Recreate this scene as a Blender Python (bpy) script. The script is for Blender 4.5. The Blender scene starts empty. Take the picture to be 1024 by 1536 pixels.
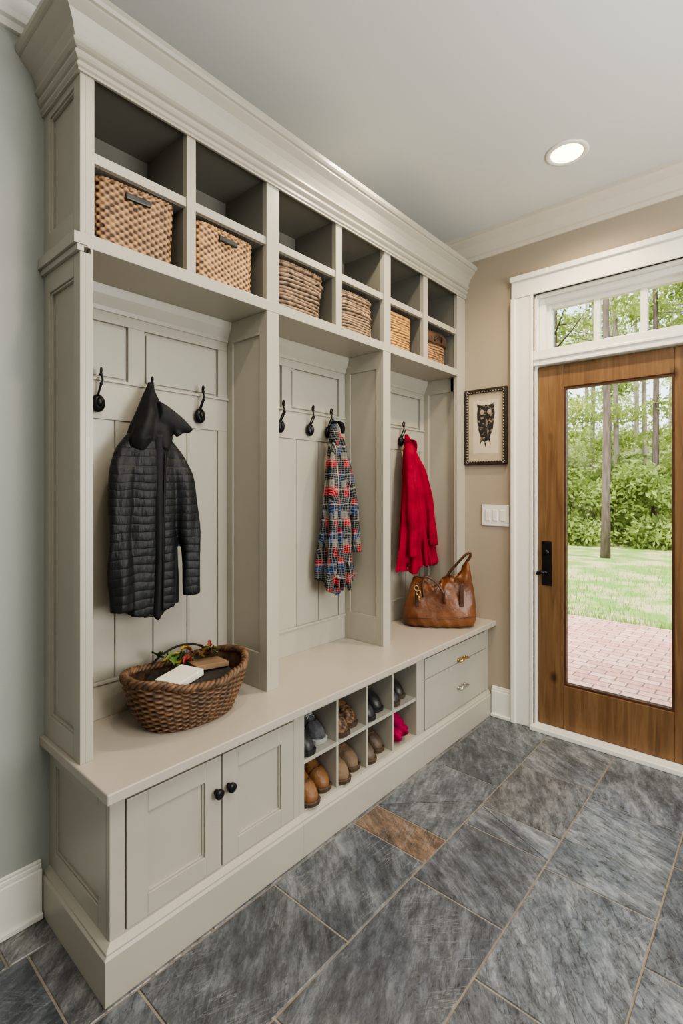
import bpy, math, random
import numpy as np
from mathutils import Vector, Matrix
random.seed(7)
rng = np.random.default_rng(7)
scene = bpy.context.scene
col = scene.collection
WO = {}
A = math.radians(41.19); CA = math.cos(A); SA = math.sin(A)
try:
    scene.view_settings.look = 'AgX - Medium High Contrast'
except Exception:
    pass

# ------------------------------------------------------------ materials
def nodes(name):
    m = bpy.data.materials.new(name); m.use_nodes = True
    nt = m.node_tree
    return m, nt, nt.nodes, nt.links, nt.nodes["Principled BSDF"]

def M(name, base, var=None, rough=.5, scale=6, bump=0.0, bscale=60, metal=0, stretch=(1,1,1), sheen=0, coat=0, detail=4, lo=.35, hi=.65, emit=0, spec=.5, quilt=0, bstretch=None):
    m, nt, N, L, P = nodes(name)
    P.inputs["Roughness"].default_value = rough
    P.inputs["Metallic"].default_value = metal
    P.inputs["Sheen Weight"].default_value = sheen
    P.inputs["Coat Weight"].default_value = coat
    P.inputs["Specular IOR Level"].default_value = spec
    if var is None: var = tuple(c*.92 for c in base)
    tc = N.new("ShaderNodeTexCoord"); mp = N.new("ShaderNodeMapping")
    mp.inputs["Scale"].default_value = stretch
    L.new(tc.outputs["Object"], mp.inputs[0])
    nz = N.new("ShaderNodeTexNoise"); nz.inputs["Scale"].default_value = scale; nz.inputs["Detail"].default_value = detail
    L.new(mp.outputs[0], nz.inputs["Vector"])
    rp = N.new("ShaderNodeValToRGB")
    rp.color_ramp.elements[0].position = lo; rp.color_ramp.elements[1].position = hi
    rp.color_ramp.elements[0].color = (*var, 1); rp.color_ramp.elements[1].color = (*base, 1)
    L.new(nz.outputs["Fac"], rp.inputs[0]); L.new(rp.outputs[0], P.inputs["Base Color"])
    if emit:
        P.inputs["Emission Color"].default_value = (*base, 1); P.inputs["Emission Strength"].default_value = emit
    last=None
    if bump:
        n2 = N.new("ShaderNodeTexNoise"); n2.inputs["Scale"].default_value = bscale; n2.inputs["Detail"].default_value = 4
        if bstretch:
            m2 = N.new("ShaderNodeMapping"); m2.inputs["Scale"].default_value = bstretch; L.new(tc.outputs["Object"], m2.inputs[0]); L.new(m2.outputs[0], n2.inputs["Vector"])
        else: L.new(mp.outputs[0], n2.inputs["Vector"])
        b = N.new("ShaderNodeBump"); b.inputs["Strength"].default_value = bump; b.inputs["Distance"].default_value = .01
        L.new(n2.outputs["Fac"], b.inputs["Height"]); last=b.outputs[0]
    if quilt:
        sp=N.new("ShaderNodeSeparateXYZ"); L.new(tc.outputs["Object"],sp.inputs[0])
        n3=N.new("ShaderNodeTexNoise"); n3.inputs["Scale"].default_value=7; L.new(tc.outputs["Object"],n3.inputs["Vector"])
        def mm(op,a,v,b_=None):
            x=N.new("ShaderNodeMath"); x.operation=op; L.new(a,x.inputs[0])
            if b_ is not None: L.new(b_,x.inputs[1])
            else: x.inputs[1].default_value=v
            return x.outputs[0]
        z=mm("ADD",sp.outputs[2],0,mm("MULTIPLY",n3.outputs["Fac"],.03))
        s_=N.new("ShaderNodeMath"); s_.operation="SINE"; L.new(mm("MULTIPLY",z,math.pi/quilt),s_.inputs[0])
        h=mm("POWER",mm("MAXIMUM",mm("ABSOLUTE",s_.outputs[0],0),.001),.45)
        q=N.new("ShaderNodeBump"); q.inputs["Strength"].default_value=.6; q.inputs["Distance"].default_value=.004; L.new(h,q.inputs["Height"])
        if last is not None: L.new(last,q.inputs["Normal"])
        last=q.outputs[0]
    if last is not None: L.new(last, P.inputs["Normal"])
    return m

mPaint = M("greige_cabinet_paint", (.385,.360,.298), (.37,.345,.283), rough=.36, scale=3, bump=.03, bscale=120)
mPaintShade = M("greige_paint_shade", (.16,.153,.130), (.145,.138,.116), rough=.55, scale=3)  # cabinet paint darkened to put cubby shade into the colour
mBench = M("bench_paint", (.405,.360,.305), (.39,.345,.29), rough=.26, scale=4, bump=.02, bscale=90)
mWallG = M("grey_wall_paint", (.335,.345,.315), (.325,.335,.305), rough=.7, scale=2, bump=.05, bscale=200)
mWallT = M("tan_wall_paint", (.355,.30,.228), (.345,.29,.218), rough=.7, scale=2, bump=.05, bscale=200)
mCeil = M("ceiling_paint", (.60,.605,.58), (.59,.595,.57), rough=.8, scale=2, bump=.03, bscale=200)
mTrim = M("white_trim_paint", (.74,.72,.66), (.72,.70,.64), rough=.35, scale=3)
mCream = M("cream_crown_paint", (.60,.545,.45), (.58,.525,.43), rough=.4, scale=3)
mBlack = M("black_iron", (.012,.012,.013), (.02,.02,.02), rough=.32, scale=20, metal=.6)
mBlackPl = M("black_plastic", (.015,.015,.015), rough=.4)
mBrass = M("aged_brass", (.62,.43,.18), (.5,.33,.12), rough=.28, scale=30, metal=1)
mSteel = M("satin_nickel", (.6,.58,.54), rough=.3, metal=1)
mPewter = M("pewter_beads", (.32,.29,.24), rough=.4, metal=.8)
mNylon = M("black_quilted_nylon", (.008,.0085,.010), (.013,.014,.016), rough=.48, scale=30, bump=.7, bscale=14, spec=.3, quilt=.028, bstretch=(1,3,1))
mNylonS = M("smooth_black_fabric", (.007,.007,.008), (.011,.011,.012), rough=.65, scale=12, bump=1.0, bscale=12, spec=.25)
mRed = M("crimson_wool", (.30,.008,.032), (.17,.004,.016), rough=.9, scale=9, bump=.5, bscale=50, spec=.1)
mLeather = M("cognac_leather", (.185,.066,.020), (.10,.034,.011), rough=.40, scale=7, bump=.6, bscale=26, coat=.05, detail=7)
mLeatherDk = M("dark_brown_leather", (.085,.034,.015), (.05,.02,.01), rough=.4, scale=12, bump=.3, bscale=60)
mFrame = M("dark_bronze_frame", (.035,.025,.017), (.02,.015,.01), rough=.4, scale=30, bump=.3, bscale=80)
mPaper = M("cream_paper", (.70,.67,.58), (.62,.59,.50), rough=.8, scale=8)
mPaper2 = M("kraft_paper", (.22,.14,.08), (.17,.105,.055), rough=.8, scale=8)
mDark = M("dark_interior_cloth", (.02,.017,.015), rough=.9)
mLid = M("dark_brown_lid", (.075,.04,.022), (.04,.02,.012), rough=.5, scale=14, bump=.4, bscale=50)

def mat_weave(name, c1, c2, rough=.65, lo=.25, hi=.78):
    m, nt, N, L, P = nodes(name)
    at = N.new("ShaderNodeAttribute"); at.attribute_name = "strand_shade_tone"  # weave relief: gap shade painted into the colour, plus rim strand tones
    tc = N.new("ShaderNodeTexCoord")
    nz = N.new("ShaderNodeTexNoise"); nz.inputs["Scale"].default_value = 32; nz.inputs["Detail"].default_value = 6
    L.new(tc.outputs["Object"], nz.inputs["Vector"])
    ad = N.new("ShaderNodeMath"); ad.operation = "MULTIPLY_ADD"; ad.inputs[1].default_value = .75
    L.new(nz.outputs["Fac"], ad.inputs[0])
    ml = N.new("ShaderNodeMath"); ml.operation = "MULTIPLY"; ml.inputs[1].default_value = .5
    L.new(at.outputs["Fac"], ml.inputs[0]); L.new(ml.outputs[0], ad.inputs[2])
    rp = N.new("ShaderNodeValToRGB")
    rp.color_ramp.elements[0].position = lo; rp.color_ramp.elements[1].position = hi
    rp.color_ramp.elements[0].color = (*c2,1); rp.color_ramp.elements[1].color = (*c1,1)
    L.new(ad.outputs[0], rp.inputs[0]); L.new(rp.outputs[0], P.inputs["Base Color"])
    b = N.new("ShaderNodeBump"); b.inputs["Strength"].default_value = .6; b.inputs["Distance"].default_value = .004
    L.new(nz.outputs["Fac"], b.inputs["Height"]); L.new(b.outputs[0], P.inputs["Normal"])
    P.inputs["Roughness"].default_value = rough
    return m
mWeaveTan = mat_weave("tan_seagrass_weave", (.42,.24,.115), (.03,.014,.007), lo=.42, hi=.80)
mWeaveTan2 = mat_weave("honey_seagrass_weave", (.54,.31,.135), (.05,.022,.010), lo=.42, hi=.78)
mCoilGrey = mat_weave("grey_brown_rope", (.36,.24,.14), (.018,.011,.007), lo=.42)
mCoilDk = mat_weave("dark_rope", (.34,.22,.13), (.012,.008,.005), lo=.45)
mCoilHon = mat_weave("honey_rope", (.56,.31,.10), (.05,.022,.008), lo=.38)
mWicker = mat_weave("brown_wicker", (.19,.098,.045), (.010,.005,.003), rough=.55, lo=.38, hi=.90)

def mat_wood():
    m, nt, N, L, P = nodes("knotty_stained_wood")
    tc = N.new("ShaderNodeTexCoord"); mp = N.new("ShaderNodeMapping"); mp.inputs["Scale"].default_value = (14,14,1.1)
    L.new(tc.outputs["Object"], mp.inputs[0])
    nz = N.new("ShaderNodeTexNoise"); nz.inputs["Scale"].default_value = 1.8; nz.inputs["Detail"].default_value = 12; nz.inputs["Roughness"].default_value=.6; nz.inputs["Distortion"].default_value = 1.2
    L.new(mp.outputs[0], nz.inputs["Vector"])
    rp = N.new("ShaderNodeValToRGB"); e = rp.color_ramp.elements
    e[0].position=.25; e[0].color=(.085,.044,.019,1); e[1].position=.75; e[1].color=(.215,.122,.056,1)
    x=e.new(.5); x.color=(.150,.080,.034,1)
    L.new(nz.outputs["Fac"], rp.inputs[0])
    vo = N.new("ShaderNodeTexVoronoi"); vo.inputs["Scale"].default_value = 3.2
    mp2 = N.new("ShaderNodeMapping"); mp2.inputs["Scale"].default_value=(1.6,1.6,1)
    L.new(tc.outputs["Object"], mp2.inputs[0]); L.new(mp2.outputs[0], vo.inputs["Vector"])
    r2 = N.new("ShaderNodeValToRGB"); r2.color_ramp.elements[0].position=.03; r2.color_ramp.elements[1].position=.13
    r2.color_ramp.elements[0].color=(.28,.22,.2,1); r2.color_ramp.elements[1].color=(1,1,1,1)
    L.new(vo.outputs["Distance"], r2.inputs[0])
    mx = N.new("ShaderNodeMix"); mx.data_type="RGBA"; mx.blend_type="MULTIPLY"; mx.inputs[0].default_value=1
    L.new(rp.outputs[0], mx.inputs[6]); L.new(r2.outputs[0], mx.inputs[7]); L.new(mx.outputs[2], P.inputs["Base Color"])
    b = N.new("ShaderNodeBump"); b.inputs["Strength"].default_value=.25; b.inputs["Distance"].default_value=.005
    L.new(nz.outputs["Fac"], b.inputs["Height"]); L.new(b.outputs[0], P.inputs["Normal"])
    P.inputs["Roughness"].default_value=.38
    return m
mWood = mat_wood()

def mat_glass():
    m = bpy.data.materials.new("clear_window_glass"); m.use_nodes=True
    nt=m.node_tree; N=nt.nodes; L=nt.links; N.clear()
    o=N.new("ShaderNodeOutputMaterial"); t=N.new("ShaderNodeBsdfTransparent"); g=N.new("ShaderNodeBsdfGlossy")
    g.inputs["Roughness"].default_value=.02; t.inputs[0].default_value=(.97,.99,.98,1)
    f=N.new("ShaderNodeFresnel"); f.inputs[0].default_value=1.3
    mx=N.new("ShaderNodeMixShader"); L.new(f.outputs[0],mx.inputs[0]); L.new(t.outputs[0],mx.inputs[1]); L.new(g.outputs[0],mx.inputs[2]); L.new(mx.outputs[0],o.inputs[0])
    return m
mGlass = mat_glass()

def mat_slate():
    m, nt, N, L, P = nodes("slate_tile")
    def math_(op,a=None,b=None,va=None,vb=None):
        x=N.new("ShaderNodeMath"); x.operation=op
        if a is not None: L.new(a,x.inputs[0])
        if b is not None: L.new(b,x.inputs[1])
        if va is not None: x.inputs[0].default_value=va
        if vb is not None: x.inputs[1].default_value=vb
        return x.outputs[0]
    at = N.new("ShaderNodeAttribute"); at.attribute_name="tile"
    tc = N.new("ShaderNodeTexCoord")
    sc = N.new("ShaderNodeVectorMath"); sc.operation="SCALE"; sc.inputs[3].default_value=17
    L.new(at.outputs["Color"], sc.inputs[0])
    ad = N.new("ShaderNodeVectorMath"); ad.operation="ADD"
    L.new(tc.outputs["Object"], ad.inputs[0]); L.new(sc.outputs[0], ad.inputs[1])
    sep = N.new("ShaderNodeSeparateColor"); L.new(at.outputs["Color"], sep.inputs[0])
    def rotv(k,off):
        rot = N.new("ShaderNodeVectorRotate"); rot.rotation_type="Z_AXIS"
        an=math_("ADD",math_("MULTIPLY",sep.outputs[1],None,vb=k),None,vb=off)
        L.new(ad.outputs[0], rot.inputs[0]); L.new(an, rot.inputs["Angle"]); return rot.outputs[0]
    def noise(vec,stretch,scale,detail,rough,dist=0):
        mp=N.new("ShaderNodeMapping"); mp.inputs["Scale"].default_value=stretch; L.new(vec,mp.inputs[0])
        n=N.new("ShaderNodeTexNoise"); n.inputs["Scale"].default_value=scale; n.inputs["Detail"].default_value=detail; n.inputs["Roughness"].default_value=rough; n.inputs["Distortion"].default_value=dist
        L.new(mp.outputs[0],n.inputs["Vector"]); return n.outputs["Fac"]
    r1=rotv(1.2,.2)
    n1=noise(r1,(2.0,5.5,1),4.2,15,.78,.15)      # mottled grain
    nb=noise(r1,(1,1.8,1),2.3,5,.6,.5)           # broad tone patches
    nc=noise(r1,(1.4,3.4,1),2.8,9,.62)           # cleft plates
    st=math_("MULTIPLY",nc,None,vb=11); fr=math_("FRACT",st); fl=math_("FLOOR",st)
    sm=N.new("ShaderNodeMapRange"); sm.interpolation_type="SMOOTHSTEP"; sm.inputs[1].default_value=0; sm.inputs[2].default_value=.35
    L.new(fr,sm.inputs[0]); hs=math_("ADD",fl,sm.outputs[0])
    def veins(k,off,stretch,scale,width,mscale):
        nv=noise(rotv(k,off),stretch,scale,10,.66,.3)
        rv=math_("SUBTRACT",None,math_("MULTIPLY",math_("ABSOLUTE",math_("SUBTRACT",nv,None,vb=.5)),None,vb=width),va=1)
        nm=noise(ad.outputs[0],(1,1,1),mscale,5,.65)
        msk=N.new("ShaderNodeMapRange"); msk.inputs[1].default_value=.47; msk.inputs[2].default_value=.66; L.new(nm,msk.inputs[0])
        return math_("MULTIPLY",math_("MAXIMUM",rv,None,vb=0),msk.outputs[0])
    v1=veins(1.8,.9,(1.0,8,1),4.0,60,4); v2=veins(1.2,.25,(1.2,11,1),5,50,6)
    vein=math_("MINIMUM",math_("ADD",math_("MULTIPLY",v1,None,vb=.5),math_("MULTIPLY",v2,None,vb=.35)),None,vb=.7)
    rp = N.new("ShaderNodeValToRGB"); e=rp.color_ramp.elements
    e[0].position=0; e[0].color=(.050,.056,.064,1); e[1].position=1; e[1].color=(.120,.078,.052,1)
    x=e.new(.35); x.color=(.073,.082,.095,1); x=e.new(.72); x.color=(.118,.131,.148,1); x=e.new(.85); x.color=(.118,.108,.100,1)
    L.new(sep.outputs[0], rp.inputs[0])
    r2 = N.new("ShaderNodeValToRGB"); e=r2.color_ramp.elements
    e[0].position=.38; e[0].color=(.42,.43,.45,1); e[1].position=.64; e[1].color=(2.2,2.15,2.1,1); x=e.new(.50); x.color=(1,1,1,1)
    L.new(n1, r2.inputs[0])
    rb = N.new("ShaderNodeValToRGB"); e=rb.color_ramp.elements
    e[0].position=.38; e[0].color=(.74,.76,.80,1); e[1].position=.66; e[1].color=(1.22,1.19,1.15,1)
    L.new(nb, rb.inputs[0])
    def mul(a,b_):
        mx = N.new("ShaderNodeMix"); mx.data_type="RGBA"; mx.blend_type="MULTIPLY"; mx.inputs[0].default_value=1
        L.new(a, mx.inputs[6]); L.new(b_, mx.inputs[7]); return mx.outputs[2]
    c=mul(mul(rp.outputs[0],r2.outputs[0]),rb.outputs[0])
    mx2 = N.new("ShaderNodeMix"); mx2.data_type="RGBA"; mx2.inputs[7].default_value=(.34,.35,.35,1)
    L.new(vein, mx2.inputs[0]); L.new(c, mx2.inputs[6]); L.new(mx2.outputs[2], P.inputs["Base Color"])
    b = N.new("ShaderNodeBump"); b.inputs["Strength"].default_value=.5; b.inputs["Distance"].default_value=.004
    L.new(n1, b.inputs["Height"])
    b2 = N.new("ShaderNodeBump"); b2.inputs["Strength"].default_value=.75; b2.inputs["Distance"].default_value=.0032
    L.new(hs, b2.inputs["Height"]); L.new(b.outputs[0], b2.inputs["Normal"]); L.new(b2.outputs[0], P.inputs["Normal"])
    P.inputs["Roughness"].default_value=.26
    P.inputs["Specular IOR Level"].default_value=.9
    return m
mSlate = mat_slate()
mGrout = M("sand_grout", (.25,.215,.165), (.19,.16,.125), rough=.9, scale=30)

def mat_plaid():
    m, nt, N, L, P = nodes("plaid_flannel")
    tc = N.new("ShaderNodeTexCoord"); sp = N.new("ShaderNodeSeparateXYZ")
    nz = N.new("ShaderNodeTexNoise"); nz.inputs["Scale"].default_value=7; nz.inputs["Detail"].default_value=3
    L.new(tc.outputs["Object"], nz.inputs["Vector"])
    vm = N.new("ShaderNodeVectorMath"); vm.operation="SCALE"; vm.inputs[3].default_value=.06
    L.new(nz.outputs["Color"], vm.inputs[0])
    va = N.new("ShaderNodeVectorMath"); va.operation="ADD"; L.new(tc.outputs["Object"], va.inputs[0]); L.new(vm.outputs[0], va.inputs[1])
    L.new(va.outputs[0], sp.inputs[0])
    def band(src, period, off, width):
        a=N.new("ShaderNodeMath"); a.operation="ADD"; a.inputs[1].default_value=off+10*period; L.new(src,a.inputs[0])
        mo=N.new("ShaderNodeMath"); mo.operation="MODULO"; mo.inputs[1].default_value=period; L.new(a.outputs[0],mo.inputs[0])
        lt=N.new("ShaderNodeMath"); lt.operation="LESS_THAN"; lt.inputs[1].default_value=width; L.new(mo.outputs[0],lt.inputs[0])
        return lt.outputs[0]
    def both(a,b):
        x=N.new("ShaderNodeMath"); x.operation="MULTIPLY"; L.new(a,x.inputs[0]); L.new(b,x.inputs[1]); return x.outputs[0]
    def mix(fac,color,prev,amt=.75):
        mu=N.new("ShaderNodeMath"); mu.operation="MULTIPLY"; mu.inputs[1].default_value=amt; L.new(fac,mu.inputs[0])
        mx=N.new("ShaderNodeMix"); mx.data_type="RGBA"; L.new(mu.outputs[0],mx.inputs[0])
        if isinstance(prev,tuple): mx.inputs[6].default_value=(*prev,1)
        else: L.new(prev,mx.inputs[6])
        mx.inputs[7].default_value=(*color,1); return mx.outputs[2]
    Y=sp.outputs[1]; Z=sp.outputs[2]
    c=(.012,.013,.019)
    c=mix(both(band(Y,.085,0,.040),band(Z,.14,.0,.055)),(.009,.030,.085),c,.95)
    c=mix(both(band(Y,.085,.045,.032),band(Z,.14,.060,.048)),(.26,.005,.014),c,.98)
    c=mix(both(band(Y,.085,.0,.028),band(Z,.14,.105,.032)),(.20,.005,.012),c,.95)
    c=mix(both(band(Y,.085,.050,.026),band(Z,.14,.02,.035)),(.20,.19,.165),c,.7)
    c=mix(band(Y,.085,.012,.003),(.38,.36,.31),c,.7)
    c=mix(band(Z,.07,.03,.003),(.38,.36,.31),c,.6)
    c=mix(band(Y,.0105,.0,.0027),(.34,.33,.29),c,.30)
    c=mix(band(Z,.0110,.003,.0027),(.34,.33,.29),c,.30)
    n2=N.new("ShaderNodeTexNoise"); n2.inputs["Scale"].default_value=160; L.new(tc.outputs["Object"],n2.inputs["Vector"])
    L.new(c,P.inputs["Base Color"])
    b=N.new("ShaderNodeBump"); b.inputs["Strength"].default_value=.3; b.inputs["Distance"].default_value=.004
    L.new(n2.outputs["Fac"],b.inputs["Height"]); L.new(b.outputs[0],P.inputs["Normal"])
    P.inputs["Roughness"].default_value=.95; P.inputs["Specular IOR Level"].default_value=.1
    return m
mPlaid = mat_plaid()

def mat_brick():
    m, nt, N, L, P = nodes("brick_paving")
    tc=N.new("ShaderNodeTexCoord"); br=N.new("ShaderNodeTexBrick")
    br.inputs["Scale"].default_value=1; br.inputs["Brick Width"].default_value=.18; br.inputs["Row Height"].default_value=.09
    br.inputs["Mortar Size"].default_value=.006; br.inputs["Mortar Smooth"].default_value=.2
    br.inputs["Color1"].default_value=(.40,.20,.15,1); br.inputs["Color2"].default_value=(.50,.31,.25,1); br.inputs["Mortar"].default_value=(.13,.075,.06,1)
    L.new(tc.outputs["Object"],br.inputs["Vector"]); L.new(br.outputs["Color"],P.inputs["Base Color"])
    P.inputs["Roughness"].default_value=.85
    return m
mBrick=mat_brick()
mLawn=M("lawn_grass",(.13,.22,.035),(.33,.29,.14),rough=.95,scale=1.6,bump=.8,bscale=30,detail=10,lo=.42,hi=.54)
mBark=M("grey_bark",(.12,.09,.07),(.06,.045,.035),rough=.9,scale=4,stretch=(6,6,1),bump=.6,bscale=14)
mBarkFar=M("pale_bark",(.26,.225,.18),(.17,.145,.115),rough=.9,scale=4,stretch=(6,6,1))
mBlade=M("grass_blades",(.16,.29,.04),(.09,.19,.025),rough=.8,scale=2)
def mat_leaf(name,c1,c2):
    m=bpy.data.materials.new(name); m.use_nodes=True; nt=m.node_tree; N=nt.nodes; L=nt.links; P=N["Principled BSDF"]; o=N["Material Output"]
    tc=N.new("ShaderNodeTexCoord"); nz=N.new("ShaderNodeTexNoise"); nz.inputs["Scale"].default_value=1.6; nz.inputs["Detail"].default_value=6
    L.new(tc.outputs["Object"],nz.inputs["Vector"]); rp=N.new("ShaderNodeValToRGB")
    rp.color_ramp.elements[0].position=.35; rp.color_ramp.elements[1].position=.62
    rp.color_ramp.elements[0].color=(*c2,1); rp.color_ramp.elements[1].color=(*c1,1)
    L.new(nz.outputs["Fac"],rp.inputs[0]); L.new(rp.outputs[0],P.inputs["Base Color"]); P.inputs["Roughness"].default_value=.7
    t=N.new("ShaderNodeBsdfTranslucent"); L.new(rp.outputs[0],t.inputs[0]); mx=N.new("ShaderNodeMixShader"); mx.inputs[0].default_value=.5
    L.new(P.outputs[0],mx.inputs[1]); L.new(t.outputs[0],mx.inputs[2]); L.new(mx.outputs[0],o.inputs[0])
    return m
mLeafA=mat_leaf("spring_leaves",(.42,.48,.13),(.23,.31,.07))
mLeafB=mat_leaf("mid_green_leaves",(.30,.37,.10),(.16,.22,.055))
mLeafC=mat_leaf("pale_hazy_leaves",(.58,.62,.32),(.40,.47,.22))  # distance haze painted into the leaf colour

# ------------------------------------------------------------ mesh builder
class MB:
    def __init__(s): s.v=[]; s.f=[]; s.m=[]; s.sm=[]; s.att=None
    def add(s, vs, fs, m=0, smooth=False):
        o=len(s.v); s.v.extend([tuple(map(float,p)) for p in vs])
        for f in fs: s.f.append([i+o for i in f]); s.m.append(m); s.sm.append(smooth)
    def box(s,x0,x1,y0,y1,z0,z1,m=0):
        v=[(x0,y0,z0),(x1,y0,z0),(x1,y1,z0),(x0,y1,z0),(x0,y0,z1),(x1,y0,z1),(x1,y1,z1),(x0,y1,z1)]
        s.add(v,[(0,3,2,1),(4,5,6,7),(0,1,5,4),(1,2,6,5),(2,3,7,6),(3,0,4,7)],m)
    def loft(s,rings,m=0,smooth=True,cap0=True,cap1=True,closed=True):
        n=len(rings[0]); vs=[p for r in rings for p in r]; fs=[]
        for i in range(len(rings)-1):
            for j in range(n if closed else n-1):
                k=(j+1)%n; fs.append((i*n+j,i*n+k,(i+1)*n+k,(i+1)*n+j))
        if cap0: fs.append(tuple(range(n-1,-1,-1)))
        if cap1: fs.append(tuple((len(rings)-1)*n+j for j in range(n)))
        s.add(vs,fs,m,smooth)
    def tube(s,pts,r,n=10,m=0,flat=1.0,closed=False):
        P=[Vector(p) for p in pts]; k=len(P)
        if not hasattr(r,"__len__"): r=[r]*k
        up=Vector((0.13,0.21,1)).normalized(); rings=[]; prev=None
        for i in range(k):
            if closed: t=(P[(i+1)%k]-P[i-1]).normalized()
            else: t=(P[min(i+1,k-1)]-P[max(i-1,0)]).normalized()
            if prev is None:
                a=t.cross(up); a=a.normalized() if a.length>1e-4 else Vector((1,0,0))
            else:
                a=(prev-t*prev.dot(t)).normalized()
            b=t.cross(a); prev=a
            rings.append([P[i]+a*math.cos(2*math.pi*j/n)*r[i]+b*math.sin(2*math.pi*j/n)*r[i]*flat for j in range(n)])
        if closed: rings.append(rings[0]); s.loft(rings,m,True,False,False)
        else: s.loft(rings,m,True)
    def ell(s,c,rx,ry,rz,m=0,nu=20,nv=12):
        rings=[]
        for i in range(nv+1):
            ph=-math.pi/2+math.pi*i/nv; cr=max(math.cos(ph),.01)
            rings.append([(c[0]+rx*cr*math.cos(2*math.pi*j/nu),c[1]+ry*cr*math.sin(2*math.pi*j/nu),c[2]+rz*math.sin(ph)) for j in range(nu)])
        s.loft(rings,m,True)
    def sweep(s,path,norms,prof,m=0,smooth=False):
        rings=[[(p[0]+n[0]*o,p[1]+n[1]*o,z) for (o,z) in prof] for p,n in zip(path,norms)]
        s.loft(rings,m,smooth,True,True,True)
    def build(s,name,mats,parent=None,origin=None,bevel=0,seg=2,sub=0,remesh=0,smooth_it=6):
        me=bpy.data.meshes.new(name)
        a=np.array(s.v)
        if origin is None:
            origin=Vector(((a[:,0].min()+a[:,0].max())/2,(a[:,1].min()+a[:,1].max())/2,a[:,2].min()))
        origin=Vector(origin)
        me.from_pydata([tuple(p) for p in (a-np.array(origin))],[],s.f)
        if not isinstance(mats,(list,tuple)): mats=[mats]
        for m in mats: me.materials.append(m)
        me.polygons.foreach_set("material_index",s.m); me.polygons.foreach_set("use_smooth",s.sm)
        if s.att is not None:
            nm,vals=s.att
            ca=me.color_attributes.new(nm,'FLOAT_COLOR','POINT')
            ca.data.foreach_set("color",np.array(vals,dtype=np.float32).ravel())
        me.validate(); me.update()
        import bmesh
        bm=bmesh.new(); bm.from_mesh(me); bmesh.ops.recalc_face_normals(bm,faces=bm.faces); bm.to_mesh(me); bm.free()
        o=bpy.data.objects.new(name,me); col.objects.link(o)
        place(o,parent,origin)
        if bevel:
            b=o.modifiers.new("bevel",'BEVEL'); b.width=bevel; b.segments=seg; b.limit_method='ANGLE'; b.angle_limit=.6
        if remesh:
            r=o.modifiers.new("remesh",'REMESH'); r.mode='VOXEL'; r.voxel_size=remesh; r.use_smooth_shade=True
            q=o.modifiers.new("smooth",'SMOOTH'); q.factor=.5; q.iterations=smooth_it
        if sub:
            q=o.modifiers.new("sub",'SUBSURF'); q.levels=sub; q.render_levels=sub
        return o
def place(o,parent,origin):
    origin=Vector(origin)
    if parent is not None:
        o.parent=parent; o.location=origin-WO[parent.name]
    else: o.location=origin
    WO[o.name]=origin
def E(name,origin,label,cat,group=None):
    o=bpy.data.objects.new(name,None); o.empty_display_size=.1; col.objects.link(o); place(o,None,origin)
    return tag(o,label,cat,group)
def tag(o,label,cat,group=None,kind=None):
    o["label"]=label; o["category"]=cat
    if group: o["group"]=group
    if kind: o["kind"]=kind
    return o
def S(o,label=None,cat=None):
    o["kind"]="structure"
    if label: o["label"]=label
    if cat: o["category"]=cat
    return o
def spline(pts,n=8):
    P=[Vector(p) for p in pts]; P=[P[0]*2-P[1]]+P+[P[-1]*2-P[-2]]; out=[]
    for i in range(1,len(P)-2):
        for k in range(n):
            t=k/n; a,b,c,d=P[i-1],P[i],P[i+1],P[i+2]
            out.append(.5*((2*b)+(c-a)*t+(2*a-5*b+4*c-d)*t*t+(3*b-a-3*c+d)*t**3))
    out.append(P[-2]); return out

# ------------------------------------------------------------ room shell
H=2.84; YF=2.85; XR=3.7; YB=-2.3
b=MB(); b.box(-.12,0,YB-.12,YF+.15,-.05,H); S(b.build("wall_left",mWallG),"grey painted wall behind the cabinets","wall")
b=MB()
b.box(0,.70,YF,YF+.15,-.05,H); b.box(1.51,XR,YF,YF+.15,-.05,H); b.box(.70,1.51,YF,YF+.15,2.42,H); b.box(.70,1.51,YF+.02,YF+.13,2.03,2.10)
S(b.build("wall_far",mWallT),"tan painted wall around the glazed door","wall")
b=MB(); b.box(XR,XR+.12,YB-.12,YF+.15,-.05,H); S(b.build("wall_right",mWallG),"grey painted side wall","wall")
b=MB(); b.box(0,XR,YB-.12,YB,-.05,H); S(b.build("wall_back",mWallG),"grey painted rear wall","wall")
b=MB(); b.box(-.12,XR+.12,YB-.12,YF+.15,H,H+.1); S(b.build("ceiling",mCeil),"smooth painted ceiling","ceiling")

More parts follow.
